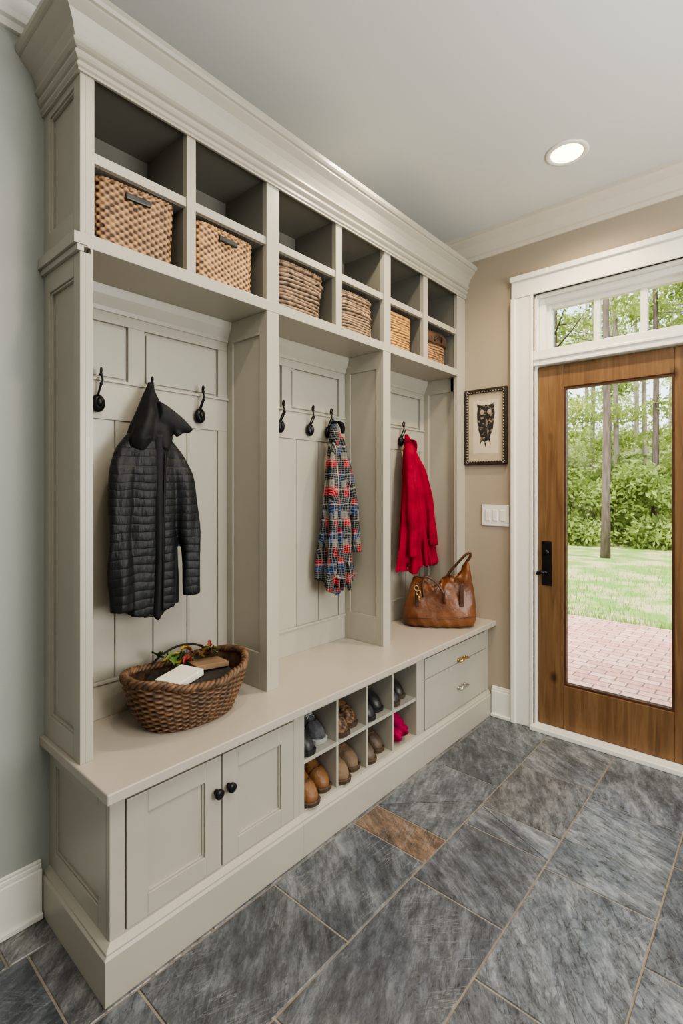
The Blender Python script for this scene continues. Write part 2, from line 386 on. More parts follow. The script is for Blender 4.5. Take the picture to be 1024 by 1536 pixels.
# floor tiles
xs=[-.20,.13,.46,.79,1.118,1.46,1.80,2.13,2.46,2.79,3.12,3.45,XR]
cuts={2:[.20,.66,1.137,1.555,1.71,2.17,2.50], 3:[.35,.85,1.475,1.85,2.0,2.416], 4:[.25,.78,1.278,1.814,2.348], 5:[.5,1.05,1.62,2.12,2.6], 1:[-.1,.28,.50,.9], 0:[.1,.45,.8]}
b=MB(); cols=[]
b.box(0,XR,YB,YF,-.05,-.003,1)
cols += [(0,0,0,1)]*8
for i in range(len(xs)-1):
    c=cuts.get(i)
    if c is None:
        c=[]; y=YB+random.uniform(.2,.5)
        while y<YF: c.append(y); y+=random.choice([.16,.33,.45,.5,.58])
    else:
        y=c[0]; pre=[]
        while y>YB+.3: y-=random.choice([.33,.48,.55]); pre.append(y)
        c=sorted([p for p in pre if p>YB+.05])+c
    ys=sorted([YB]+c+[YF])
    for k in range(len(ys)-1):
        x0,x1,y0,y1=max(xs[i],0),xs[i+1],ys[k],ys[k+1]
        if x1-x0<.02 or y1-y0<.02: continue
        g=.0024
        tv=(random.choice([.15,.3,.4,.5,.62,.70,.25]),random.random())
        if i==2 and abs(y0-1.555)<.01: tv=(.99,.2)
        elif i==3 and abs(y0-2.0)<.01: tv=(.79,.7)
        elif i==3 and abs(y0-1.475)<.01: tv=(.40,.3)
        elif i==3 and abs(y0-.85)<.01: tv=(.35,.8)
        elif i==4 and abs(y0-1.278)<.01: tv=(.66,.6)
        elif i==4 and abs(y0-1.814)<.01: tv=(.62,.1)
        elif i==2 and abs(y0-1.137)<.01: tv=(.40,.4)
        elif i==2 and abs(y0-.66)<.01: tv=(.15,.55)
        elif i<=1 and y0<.6: tv=(.80 if k%2 else .05,random.random())
        if y1>2.6: tv=(.74 if i%2 else .60,tv[1])
        if i==2 and abs(y0-1.71)<.01:
            polys=[[(x0+g,y0+g),(x1-g,y0+g),(x1-g,y1-.14)],[(x0+g,y0+g*3),(x1-g,y1-.13),(x1-g,y1-g),(x0+g,y1-g)]]
        elif i==3 and abs(y0-1.85)<.01:
            polys=[[(x0+g,y0+g),(x1-g,y0+g),(x0+g,y1-g*2)],[(x1-g,y0+g*3),(x1-g,y1-g),(x0+g*3,y1-g)]]
        else:
            polys=[[(x0+g,y0+g),(x1-g,y0+g),(x1-g,y1-g),(x0+g,y1-g)]]
        for q in polys:
            n=len(q); cx=sum(p[0] for p in q)/n; cy=sum(p[1] for p in q)/n
            lo=[(p[0],p[1],-.0035) for p in q]
            hi=[(p[0]+(.0022 if p[0]<cx else -.0022),p[1]+(.0022 if p[1]<cy else -.0022),0) for p in q]
            fs=[tuple(range(n,2*n))]+[(j,(j+1)%n,n+(j+1)%n,n+j) for j in range(n)]
            b.add(lo+hi,fs,0,False)
            r3=random.random()
            cols += [(tv[0],tv[1],r3,1)]*(2*n)
            tv=(min(.76,tv[0]+.10),tv[1])
b.att=("tile",cols)
S(b.build("floor",[mSlate,mGrout],origin=(0,0,0)),"blue grey slate tile floor with sandy grout","floor")

# baseboards
def bb(name,x0,x1,y0,y1,face):
    b=MB()
    if face=='x':
        b.box(x0,x0+.018,y0,y1,0,.15); b.box(x0,x0+.012,y0,y1,.15,.165); b.box(x0,x0+.008,y0,y1,.165,.175); b.box(x0,x0+.028,y0,y1,0,.018)
    else:
        b.box(x0,x1,y1-.018,y1,0,.15); b.box(x0,x1,y1-.012,y1,.15,.165); b.box(x0,x1,y1-.008,y1,.165,.175); b.box(x0,x1,y1-.028,y1,0,.018)
    S(b.build(name,mTrim,bevel=.003),"white painted baseboard","baseboard")
bb("baseboard_left",0,0,YB,.575,'x')
bb("baseboard_far",.452,.574,0,YF,'y')
bb("baseboard_right",1.64,XR,0,YF,'y')

# wall crown
cp=[(0,-.125),(.012,-.125),(.016,-.105),(.028,-.10),(.034,-.085),(.055,-.05),(.085,-.028),(.092,-.018),(.10,-.016),(.10,0),(0,0)]
def crown(name,path,norms,mat):
    b=MB(); b.sweep(path,norms,[(o,H+z) for o,z in cp]); S(b.build(name,mat),"painted crown moulding under the ceiling","crown moulding")
crown("trim_1",[(0,YB),(0,YF)],[(1,0),(1,0)],mTrim)
crown("trim_2",[(0,YF),(XR,YF)],[(0,-1),(0,-1)],mCream)

# door casing
b=MB()
for (x0,x1) in((.575,.70),(1.51,1.635)):
    b.box(x0,x1,YF-.02,YF,0,2.42)
b.box(.575,.60,YF-.032,YF,0,2.42); b.box(.685,.70,YF-.026,YF,0,2.42)
b.box(1.61,1.635,YF-.032,YF,0,2.42); b.box(1.51,1.525,YF-.026,YF,0,2.42)
b.box(.575,1.635,YF-.02,YF,2.42,2.54); b.box(.57,1.64,YF-.034,YF,2.515,2.545); b.box(.60,1.61,YF-.026,YF,2.42,2.435)
b.box(.70,.712,YF-.001,YF+.15,0,2.42); b.box(1.498,1.51,YF-.001,YF+.15,0,2.42); b.box(.70,1.51,YF-.001,YF+.15,2.408,2.42)
b.box(.70,1.51,YF-.018,YF+.15,2.02,2.105); b.box(.70,1.51,YF-.026,YF,2.05,2.065)
S(b.build("trim_3",mTrim,bevel=.003),"white painted door and transom casing","door casing")
b=MB(); b.box(.69,1.52,YF-.05,YF+.17,0,.026); S(b.build("trim_4",mTrim,bevel=.004),"white door threshold","threshold")
# transom window
w=E("window_1",(1.105,YF+.1,2.105),"white three pane transom window above the door","window"); w["kind"]="structure"
b=MB(); y0,y1=YF+.075,YF+.12
b.box(.712,.77,y0,y1,2.105,2.408); b.box(1.44,1.498,y0,y1,2.105,2.408)
b.box(.77,1.44,y0,y1,2.105,2.13); b.box(.77,1.44,y0,y1,2.350,2.408)
for xm in (.985,1.205): b.box(xm+.001,xm+.031,y0+.002,y1-.004,2.13,2.350)
b.box(.712,.745,YF+.04,YF+.075,2.105,2.408); b.box(.745,1.47,YF+.04,YF+.075,2.375,2.408)
b.build("window_frame",mTrim,w,bevel=.003)
b=MB(); b.box(.77,1.44,y0+.02,y0+.024,2.13,2.350); b.build("window_glass",mGlass,w)
# door
d=E("door_1",(1.105,YF+.04,.028),"brown stained wooden door with one large glass pane","door"); d["kind"]="structure"
b=MB(); y0,y1=YF+.02,YF+.064
b.box(.714,.85,y0,y1,.028,2.015); b.box(1.36,1.496,y0,y1,.028,2.015)
b.box(.85,1.36,y0,y1,1.89,2.015); b.box(.85,1.36,y0,y1,.028,.265)
b.build("door_frame",mWood,d,bevel=.003)
b=MB()
for a in ((.85,.862,.265,1.89),(1.348,1.36,.265,1.89),(.862,1.348,.265,.277),(.862,1.348,1.878,1.89)): b.box(a[0],a[1],y0+.006,y1-.006,a[2],a[3])
b.build("glazing_bead",mLeatherDk,d,bevel=.002)
b=MB(); b.box(.862,1.348,y0+.02,y0+.025,.277,1.878); b.build("door_glass",mGlass,d)
b=MB(); b.box(.735,.790,y0-.006,y0,.80,1.045); b.build("lock_plate",mBlack,d,bevel=.003)
b=MB(); b.tube([(.763,y0-.004,.875),(.763,y0-.038,.875)],.011,12); b.tube([(.763,y0-.038,.875),(.745,y0-.042,.877),(.730,y0-.040,.872),(.722,y0-.038,.862)],[.011,.011,.012,.009],12)
b.tube([(.763,y0-.004,.985),(.763,y0-.02,.985)],.016,16)
b.build("door_handle",mBlack,d)

# ------------------------------------------------------------ base cabinets
XB=.425
def plinth(parent,y0,y1,end=False):
    b=MB(); yy=.577 if end else y0
    pr=[(0,0),(0,.118),(-.006,.124),(-.006,.130),(-.016,.138),(-.022,.142),(-.03,.142),(-.03,0)]
    if end: b.sweep([(0,yy),(.449,yy),(.449,y1)],[(0,-1),(1,-1),(1,0)],pr)
    else: b.sweep([(.449,y0),(.449,y1)],[(1,0),(1,0)],pr)
    return b.build("plinth",mPaint,parent,bevel=.001)
def shaker(b,x,y0,y1,z0,z1,w=.06,t=.02,m=0):
    b.box(x-t,x,y0,y0+w,z0,z1,m); b.box(x-t,x,y1-w,y1,z0,z1,m); b.box(x-t,x,y0+w,y1-w,z0,z0+w,m); b.box(x-t,x,y0+w,y1-w,z1-w,z1,m)
    b.box(x-t,x-.012,y0+w-.001,y1-w+.001,z0+w-.001,z1-w+.001,m)
    k=.006
    b.box(x-t,x-.006,y0+w,y0+w+k,z0+w,z1-w,m); b.box(x-t,x-.006,y1-w-k,y1-w,z0+w,z1-w,m)
    b.box(x-t,x-.006,y0+w+k,y1-w-k,z0+w,z0+w+k,m); b.box(x-t,x-.006,y0+w+k,y1-w-k,z1-w-k,z1-w,m)
ZB=.53
c1=E("door_cabinet",(.21,.94,0),"greige two-door shaker base cabinet with black knobs","cabinet")
b=MB(); b.box(0,.404,.618,1.29,0,ZB)
b.box(.404,XB,.60,.642,.13,ZB); b.box(.404,XB,1.262,1.29,.13,ZB); b.box(.404,XB,.642,1.262,.50,ZB); b.box(.404,XB,.642,1.262,.13,.146)
b.box(0,.05,.60,.618,.13,ZB); b.box(.355,.404,.60,.618,.13,ZB); b.box(.05,.355,.60,.618,.13,.20); b.box(.05,.355,.60,.618,.47,ZB); b.box(.05,.355,.610,.618,.20,.47)
b.box(.05,.056,.604,.618,.20,.47); b.box(.349,.355,.604,.618,.20,.47); b.box(.056,.349,.604,.618,.20,.206); b.box(.056,.349,.604,.618,.464,.47)
b.build("cabinet_body",mPaint,c1,bevel=.002)
plinth(c1,.577,1.29,True)
for (ya,yb,ky) in ((.645,.949,.928),(.953,1.259,.975)):
    b=MB(); shaker(b,XB+.003,ya,yb,.149,.497); dd=b.build("door",mPaint,c1,bevel=.0015)
    b=MB(); x=XB+.003; b.tube([(x,ky,.392),(x+.012,ky,.392)],[.008,.006],14); b.tube([(x+.011,ky,.392),(x+.016,ky,.392),(x+.024,ky,.392),(x+.028,ky,.392)],[.009,.0155,.0155,.010],18)
    b.build("knob",mBlack,dd)
c2=E("shoe_cubby_cabinet",(.21,1.695,0),"greige open shoe cubby unit with eight compartments","cabinet")
b=MB(); y0,y1=1.29,2.10
b.box(0,.02,y0,y1,0,ZB); b.box(.02,XB,y0,y1,0,.15); b.box(.02,XB,y0,y1,.498,ZB); b.box(.02,XB,y0,y0+.026,.15,.498); b.box(.02,XB,y1-.03,y1,.15,.498)
b.box(.02,XB-.003,y0+.026,y1-.03,.316,.331)
yc=[1.316+(.754)*k/4 for k in range(5)]
for k in (1,2,3):
    b.box(.02,XB-.004,yc[k]-.006,yc[k]+.006,.15,.316); b.box(.02,XB-.004,yc[k]-.006,yc[k]+.006,.331,.498)
b.build("cabinet_body",mPaint,c2,bevel=.0015); plinth(c2,y0,y1)
c3=E("drawer_cabinet",(.21,2.47,0),"greige two-drawer base cabinet with brass pulls","cabinet")
b=MB(); y0,y1=2.10,YF-.001
b.box(0,.404,y0,y1,0,ZB); b.box(.404,XB,y0,y0+.038,.13,ZB); b.box(.404,XB,y1-.035,y1,.13,ZB); b.box(.404,XB,y0+.038,y1-.035,.50,ZB); b.box(.404,XB,y0+.038,y1-.035,.13,.147); b.box(.404,XB-.004,y0+.038,y1-.035,.390,.402)
b.build("cabinet_body",mPaint,c3,bevel=.002); plinth(c3,y0,y1)
for (za,zb,kz) in ((.399,.497,.412),(.151,.393,.262)):
    b=MB(); ya,yb=2.142,2.811; x=XB+.003
    b.box(x-.02,x,ya,yb,za,zb); dr=b.build("drawer",mPaint,c3,bevel=.002)
    b=MB(); yk=2.51
    for q in (-.035,.035):
        b.tube([(x,yk+q,kz),(x+.006,yk+q,kz)],.010,12); b.tube([(x,yk+q,kz),(x+.022,yk+q,kz)],.005,10)
    b.tube([(x+.022,yk-.05,kz-.004),(x+.024,yk-.03,kz+.004),(x+.027,yk,kz+.008),(x+.024,yk+.03,kz+.004),(x+.022,yk+.05,kz-.004)],[.004,.007,.0075,.007,.004],10)
    b.build("drawer_pull",mBrass if kz>.3 else mSteel,dr)
b=MB(); b.box(0,.475,.572,YF-.001,ZB,.56)
tag(b.build("bench_top",mBench,bevel=.004,seg=3),"long greige painted bench seat top","bench top")

# ------------------------------------------------------------ hutch
XH=.275; Y0=.585
hu=E("coat_hutch",(.14,1.7,.56),"tall greige coat rack hutch with cubbies and crown","storage hutch")
b=MB()
b.box(0,.012,Y0+.02,YF-.001,.56,2.54)
def endframe(z0,z1):
    b.box(0,XH,Y0+.014,Y0+.03,z0,z1)
    b.box(0,.045,Y0,Y0+.014,z0,z1); b.box(XH-.045,XH,Y0,Y0+.014,z0,z1); b.box(.045,XH-.045,Y0,Y0+.014,z0,z0+.07); b.box(.045,XH-.045,Y0,Y0+.014,z1-.06,z1)
    b.box(.045,.051,Y0+.005,Y0+.014,z0+.07,z1-.06); b.box(XH-.051,XH-.045,Y0+.005,Y0+.014,z0+.07,z1-.06); b.box(.051,XH-.051,Y0+.005,Y0+.014,z0+.07,z0+.076); b.box(.051,XH-.051,Y0+.005,Y0+.014,z1-.066,z1-.06)
endframe(.56,2.0); endframe(2.055,2.54)
b.box(XH-.03,XH+.0005,Y0+.029,Y0+.036,.56,2.54)
b.box(.0,XH+.0015,Y0,YF-.001,2.015,2.055)
b.box(0,XH+.006,Y0-.018,Y0+.02,2.018,2.05); b.box(0,XH+.003,Y0-.010,Y0+.01,2.0,2.018)
b.box(0,XH+.0012,Y0,YF-.001,2.515,2.56); b.box(.0,XH,Y0,YF-.001,2.56,2.68)
def divider(ya,yb,left=True,right=True):
    b.box(.012,XH-.001,ya+.008,yb-.008,.56,2.015)
    for on,(p,q) in ((left,(ya,ya+.009)),(right,(yb-.009,yb))):
        if not on: continue
        b.box(XH-.045,XH-.0015,p,q,.56,2.015); b.box(.012,.06,p,q,.56,2.015); b.box(.06,XH-.045,p,q,.56,.70); b.box(.06,XH-.045,p,q,1.93,2.015)
    b.box(XH-.012,XH+.0005,ya-.0006,yb+.0006,.56,2.015)
divider(1.265,1.325); divider(2.005,2.065)
b.box(.012,XH-.022,2.785,YF-.001,.56,2.015); b.box(.012,.06,2.776,2.79,.56,2.015); b.box(.06,XH-.04,2.776,2.79,.56,.68); b.box(.06,XH-.04,2.776,2.79,1.93,2.015); b.box(XH-.06,XH-.021,2.776,2.79,.56,2.015)
b.box(XH-.0215,XH+.0006,2.750,YF-.001,.56,2.5155)
b.build("hutch_frame",mPaint,hu,bevel=.0015)
b=MB()
ups=((Y0+.03,.625),(.923,.956),(1.265,1.328),(1.66,1.70),(2.012,2.068),(2.375,2.418),(2.755,YF-.001))
for k,(ya,yb) in enumerate(ups):
    b.box(.012,XH-(.001 if k<6 else .023),ya,yb,2.055,2.515)
b.box(.012,XH-.008,.62,2.749,2.268,2.298)
b.build("cubby_dividers",mPaint,hu,bevel=.0015)
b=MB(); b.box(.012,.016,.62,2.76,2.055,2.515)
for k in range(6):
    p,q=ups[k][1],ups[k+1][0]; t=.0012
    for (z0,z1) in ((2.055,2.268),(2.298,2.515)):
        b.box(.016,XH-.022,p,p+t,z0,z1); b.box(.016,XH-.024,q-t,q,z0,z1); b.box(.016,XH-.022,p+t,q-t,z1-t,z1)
b.build("cubby_shade_lining",mPaintShade,hu)  # thin dark panels added to paint the shade inside the cubbies
for (ya,yb) in ((Y0+.03,1.265),(1.325,2.005),(2.065,2.776)):
    b=MB(); xo,xi=.012,.026
    b.box(xo,xi,ya,yb,1.57,1.70); b.box(xo,xi+.007,ya,yb,1.697,1.707)
    b.box(xo,xi,ya,yb,.56,.68); b.box(xo,xi+.006,ya,yb,.675,.686)
    b.box(xo,xi,ya,yb,1.90,2.015)
    b.sweep([(xi,ya),(xi,yb)],[(1,0),(1,0)],[(0,1.935),(.005,1.935),(.008,1.950),(.024,1.985),(.030,2.015),(0,2.015)])
    sw=.045; ym=ya+(yb-ya)*.40
    for (p,q) in ((ya,ya+sw),(yb-sw,yb),(ym-.03,ym+.03)): b.box(xo,xi,p,q,1.707,1.90)
    for (p,q) in ((ya,ya+sw),(yb-sw,yb)): b.box(xo,xi,p,q,.686,1.57)
    n=4; W=(yb-ya-2*sw)/n
    for k in range(n): b.box(xo,xo+.009,ya+sw+k*W+.002,ya+sw+(k+1)*W-.002,.686,1.57)
    for (p,q) in ((ya+sw,ym-.03),(ym+.03,yb-sw)):
        b.box(xo,xo+.008,p+.010,q-.010,1.717,1.890)
    b.build("back_panel",mPaint,hu,bevel=.0015)
prof=[(0,2.500),(.007,2.500),(.007,2.507),(.012,2.511),(.012,2.519),(.007,2.522),(.007,2.527),(.014,2.531),(.019,2.537),(.019,2.545),(.012,2.548),(.012,2.553),(.020,2.557),(.027,2.563),(.027,2.571),(.021,2.574),(.024,2.585),(.032,2.606),(.046,2.626),(.062,2.641),(.067,2.646),(.067,2.653),(.074,2.656),(.080,2.664),(.080,2.680),(0,2.680)]
b=MB(); b.sweep([(0.001,Y0),(XH,Y0),(XH,YF-.001)],[(0,-1),(1,-1),(1,0)],prof); b.box(.001,XH,Y0,YF-.001,2.675,2.680)
b.build("crown_moulding",mPaint,hu)
def hook(y):
    b=MB(); x=.026; z=1.625
    b.ell((x+.014,y,z-.006),.016,.023,.030); b.ell((x+.020,y,z-.004),.016,.013,.018)
    b.tube(spline([(x+.010,y,z+.018),(x+.020,y+.004,z+.045),(x+.030,y+.008,z+.070),(x+.022,y+.006,z+.092),(x+.030,y+.003,z+.108),(x+.040,y,z+.102),(x+.036,y,z+.088)],5),.0036,8)
    b.ell((x+.036,y,z+.086),.006,.006,.006)
    b.tube(spline([(x+.012,y,z+.015),(x+.034,y-.006,z+.028),(x+.046,y-.004,z+.052)],5),.0036,8); b.ell((x+.047,y-.004,z+.054),.0055,.0055,.0055)
    return b.build("coat_hook",mBlack,hu)
for y in (.735,.915,1.125,1.545,1.735,1.865,2.25,2.50): hook(y)

# ------------------------------------------------------------ baskets
def superring(hx,hy,n,M_):
    t=np.linspace(0,2*math.pi,2001)
    c,s_=np.cos(t),np.sin(t)
    x=hx*np.sign(c)*np.abs(c)**(2/n); y=hy*np.sign(s_)*np.abs(s_)**(2/n)
    dl=np.hypot(np.diff(x),np.diff(y)); L_=np.concatenate([[0],np.cumsum(dl)])
    q=np.linspace(0,L_[-1],M_,endpoint=False)
    x=np.interp(q,L_,x); y=np.interp(q,L_,y)
    return x,y
def basket(name,label,cx,cy,z0,hx,hy,Ht,n,taper,rows,stakes,amp,mat,rot=0,coil=False,handle=True,wob=0,rimh=0,group=None,rimr=.005,dark_top=False,tp=1.2,rough_=0):
    e=E(name,(cx,cy,z0),label,"basket",group)
    M_=stakes*6 if not coil else 96
    per=5; rings=[]; att=[]; nr=rows*per
    rowoff=[(random.uniform(-1,1)*wob,random.uniform(-1,1)*wob) for _ in range(rows+1)]
    rowamp=[1+random.uniform(-.35,.35)*(rough_>0) for _ in range(rows+1)]
    def irr(a,v): return rough_*(math.sin(3*a+1.1)*.5+math.sin(5*a+2*v)*.35+math.sin(9*a+7*v)*.25)*v
    for i in range(nr+1):
        v=i/nr; row=min(i//per,rows-1); u=(i-row*per)/per
        k=1-taper*(1-v)**tp
        bx,by=superring(hx*k,hy*k,n,M_)
        prof=math.sqrt(max(0,1-(2*u-1)**2))
        ring=[]
        lx=bx/np.maximum(np.hypot(bx,by),1e-6); ly=by/np.maximum(np.hypot(bx,by),1e-6)
        for j in range(M_):
            a_=2*math.pi*j/M_
            if coil:
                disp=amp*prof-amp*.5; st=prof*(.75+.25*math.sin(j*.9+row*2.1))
            else:
                ph_=math.pi*(j/6.0)+math.pi*(row%2)
                wv=math.sin(ph_)
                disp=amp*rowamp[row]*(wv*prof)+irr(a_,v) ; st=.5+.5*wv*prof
            zz=z0+Ht*v+rimh*v*(bx[j]**2/(hx*hx) if hx>hy else by[j]**2/(hy*hy))+irr(a_+1,v)*.6
            if coil: zz+=.003*math.sin(j*2*math.pi/96*2+row)*v*(1-v)*4
            ox=rowoff[row][0]; oy=rowoff[row][1]
            ring.append((cx+bx[j]+lx[j]*disp+ox*v,cy+by[j]+ly[j]*disp+oy*v,zz)); att.append((st,st,st,1))
        rings.append(ring)
    b=MB(); b.loft(rings,0,True,True,False)
    inner=[]
    for v in (1,.5,.05):
        k=(1-taper*(1-v)**tp); bx,by=superring(hx*k-.010,hy*k-.010,n,M_)
        inner.append([(cx+bx[j],cy+by[j],z0+.006+(Ht-.006)*v+rimh*v*(bx[j]**2/(hx*hx) if hx>hy else by[j]**2/(hy*hy))) for j in range(M_)])
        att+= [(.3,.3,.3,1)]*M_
    b.loft(inner,0,True,False,True)
    b.att=("strand_shade_tone",att)  # low spots between strands carry painted shade
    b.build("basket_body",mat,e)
    b=MB(); K=240; bx,by=superring(hx,hy,n,K); att=[]
    for s_ in (0,1,2)[:3 if rough_ else 2]:
        pts=[]
        for j in range(K):
            a=j*math.pi*2*(22 if rough_ else 30)/K+s_*math.pi*(2/3 if rough_ else 1)
            a_=2*math.pi*j/K; ir=irr(a_,1)
            zz=z0+Ht+rimh*(bx[j]**2/(hx*hx) if hx>hy else by[j]**2/(hy*hy))+irr(a_+1,1)*.6
            l=math.hypot(bx[j],by[j])
            pts.append((cx+bx[j]+bx[j]/l*(math.cos(a)*rimr*.6-.003+ir),cy+by[j]+by[j]/l*(math.cos(a)*rimr*.6-.003+ir),zz+math.sin(a)*rimr*.6))
        b.tube(pts,rimr*(.6 if rough_ else .8),8,closed=True)
    b.att=("strand_shade_tone",[(.45+.3*((i//48)%2),)*3+(1,) for i in range(len(b.v))])
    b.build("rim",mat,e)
    if handle:
        b=MB(); hxp=cx+hx+amp
        b.box(hxp-.004,hxp+.008,cy-.040,cy+.040,z0+Ht*.80,z0+Ht*.80+.020); b.build("handle",mBlackPl,e,bevel=.004)
    if dark_top:
        b=MB(); rr=[]
        for (k,z) in ((1.09,.76),(1.13,.79),(1.13,1.02),(1.10,1.14),(.97,1.24),(.6,1.30),(.1,1.31)):
            bx,by=superring(hx*k+.004,hy*k+.004,n,64); rr.append([(cx+bx[j],cy+by[j]*(1),z0+Ht*z+.003*math.sin(j*.5)) for j in range(64)])
        b.loft(rr,0,True,True,True); b.build("lid",mLid,e)
        b=MB(); hxp=cx+hx*1.13+.004
        b.tube(spline([(hxp,cy-.04,z0+Ht*.86),(hxp+.012,cy-.02,z0+Ht*1.0),(hxp+.014,cy+.02,z0+Ht*1.0),(hxp,cy+.04,z0+Ht*.86)],5),.005,8); b.build("handle",mBlackPl,e)
    e.rotation_euler.z=rot
    return e
G="storage baskets in the upper cubbies"
zS=2.056
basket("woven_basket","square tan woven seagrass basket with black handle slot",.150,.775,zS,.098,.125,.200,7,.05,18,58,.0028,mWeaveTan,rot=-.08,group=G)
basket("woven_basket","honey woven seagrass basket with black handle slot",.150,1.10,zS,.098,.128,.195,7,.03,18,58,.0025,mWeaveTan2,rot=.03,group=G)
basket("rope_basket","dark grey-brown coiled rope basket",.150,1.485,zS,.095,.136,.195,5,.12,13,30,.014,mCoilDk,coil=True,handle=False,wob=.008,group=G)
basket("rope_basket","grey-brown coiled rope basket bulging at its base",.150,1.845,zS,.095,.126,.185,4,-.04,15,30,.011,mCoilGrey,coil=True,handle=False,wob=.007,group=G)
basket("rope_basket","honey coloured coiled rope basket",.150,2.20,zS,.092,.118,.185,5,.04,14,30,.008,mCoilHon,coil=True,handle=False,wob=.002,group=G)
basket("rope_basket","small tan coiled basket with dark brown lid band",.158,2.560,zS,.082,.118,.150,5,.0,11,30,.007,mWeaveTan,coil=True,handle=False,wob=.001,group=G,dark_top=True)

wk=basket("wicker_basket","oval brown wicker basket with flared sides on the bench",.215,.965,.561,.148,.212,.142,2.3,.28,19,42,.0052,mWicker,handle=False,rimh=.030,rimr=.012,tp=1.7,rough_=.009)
ZC=.686
b=MB(); b.box(.205,.300,.850,.975,ZC+.014,ZC+.036); o=tag(b.build("paper_stack",mPaper,bevel=.002,origin=(.26,.91,ZC+.014)),"cream folded papers lying in the wicker basket","papers"); o.rotation_euler=(.08,.02,.30)
b=MB(); b.box(.15,.25,.99,1.11,ZC+.014,ZC+.032); o=tag(b.build("notebook",mPaper2,bevel=.002,origin=(.20,1.04,ZC+.014)),"brown kraft notebook lying in the wicker basket","notebook"); o.rotation_euler=(-.04,-.08,-.2)
b=MB(); rr=[]
for (k,z) in ((.2,.58),(.75,.60),(.86,.65),(.88,.675),(.8,.694),(.4,.698),(.05,.699)):
    bx,by=superring(.128*k,.182*k,2.3,48); rr.append([(.215+bx[j],.965+by[j],z+.008*math.sin(j*.7)*k) for j in range(48)])
b.loft(rr); tag(b.build("folded_scarf",mDark),"dark folded scarf filling the wicker basket","scarf")
leafc=[("yellow",(.36,.25,.02)),("red",(.24,.02,.015)),("green",(.06,.13,.025)),("brown",(.10,.05,.022)),("green",(.09,.15,.03))]
mlf=[M("dry_leaf_"+n_+str(k),c,rough=.6,scale=30) for k,(n_,c) in enumerate(leafc)]
for i in range(30):
    n_,c=leafc[i%5]; x=.150+random.uniform(-.055,.045); y=1.005+random.uniform(-.09,.11); z=.720+random.uniform(0,.032); a=random.uniform(0,6.28); ca,sa=math.cos(a),math.sin(a); l=random.uniform(.016,.029)
    b=MB(); rows_=[]
    for k in range(7):
        t=k/6; wd_=l*.5*math.sin(math.pi*min(1,t*.93+.03))**.8*(1+.35*math.sin(k*2.6)); zz=z+.014*math.sin(t*2.6+i)
        for s_ in (-1,0,1):
            u=(t-.5)*2*l; rows_.append((x+u*ca-s_*wd_*sa,y+u*sa+s_*wd_*ca,zz+.007*abs(s_)))
    fs=[(3*k+j,3*k+j+1,3*k+j+4,3*k+j+3) for k in range(6) for j in range(2)]
    b.add(rows_,fs,0,True); tag(b.build("dried_leaf",mlf[i%5]),n_+" curled dried leaf in the wicker basket","leaf","dried leaves in the wicker basket")
b=MB(); b.tube(spline([(.08,.90,.715),(.075,.95,.740),(.085,1.0,.758),(.09,1.05,.756),(.10,1.09,.742),(.13,1.11,.72)],4),.004,8); tag(b.build("leather_strap",mDark),"thin black strap looped inside the wicker basket","strap")

# ------------------------------------------------------------ garments (lofted pieces fused by voxel remesh)
def interp_keys(keys,rows):
    K=np.array(keys,float); q=np.linspace(0,1,rows)
    zz=K[:,0]; tt=(zz[0]-zz)/(zz[0]-zz[-1]); out=np.stack([np.interp(q,tt,K[:,i]) for i in range(K.shape[1])],1)
    w_=max(2,rows//30); ker=np.concatenate([np.arange(1,w_+2),np.arange(w_,0,-1)]).astype(float); ker/=ker.sum()
    for i in range(1,K.shape[1]):
        pad=np.concatenate([[out[0,i]]*w_,out[:,i],[out[-1,i]]*w_]); out[:,i]=np.convolve(pad,ker,'valid')
    return out
def cloth(b,keys,rows=90,N=80,fa=.06,fn=7,ph=0,tw=2.0,hemw=.01,hollow=False):
    R=interp_keys(keys,rows); rings=[]; z0=R[0,0]; z1=R[-1,0]
    for i,(z,yc,xc,a,bb_) in enumerate(R):
        v=(z0-z)/(z0-z1)
        ring=[]
        for j in range(N):
            th=2*math.pi*j/N
            f=1+fa*v*(math.sin(fn*th+ph+tw*z)+.5*math.sin((fn*2-1)*th+ph*2-3*z)+.35*math.sin(3*th+8*z+ph))
            y=yc+(a*f)*math.cos(th); x=xc+(bb_*(1+(f-1)*2.2))*math.sin(th)
            x=max(x,.036+.002*math.sin(th))
            ring.append((x,y,z+hemw*v**5*(math.sin(2*th+ph)+.5*math.sin(5*th+ph*3))+ .004*v*math.sin(fn*th)))
        rings.append(ring)
    if hollow:   # open hem: turn the surface back up inside
        c=R[-1]
        for (q_,dz) in ((.78,.004),(.70,.05),(.62,.12)):
            rings.append([(c[2]+(p[0]-c[2])*q_,c[1]+(p[1]-c[1])*(q_+.1),p[2]+dz) for p in rings[rows-1]])
    b.loft(rings,0,True,True,True)
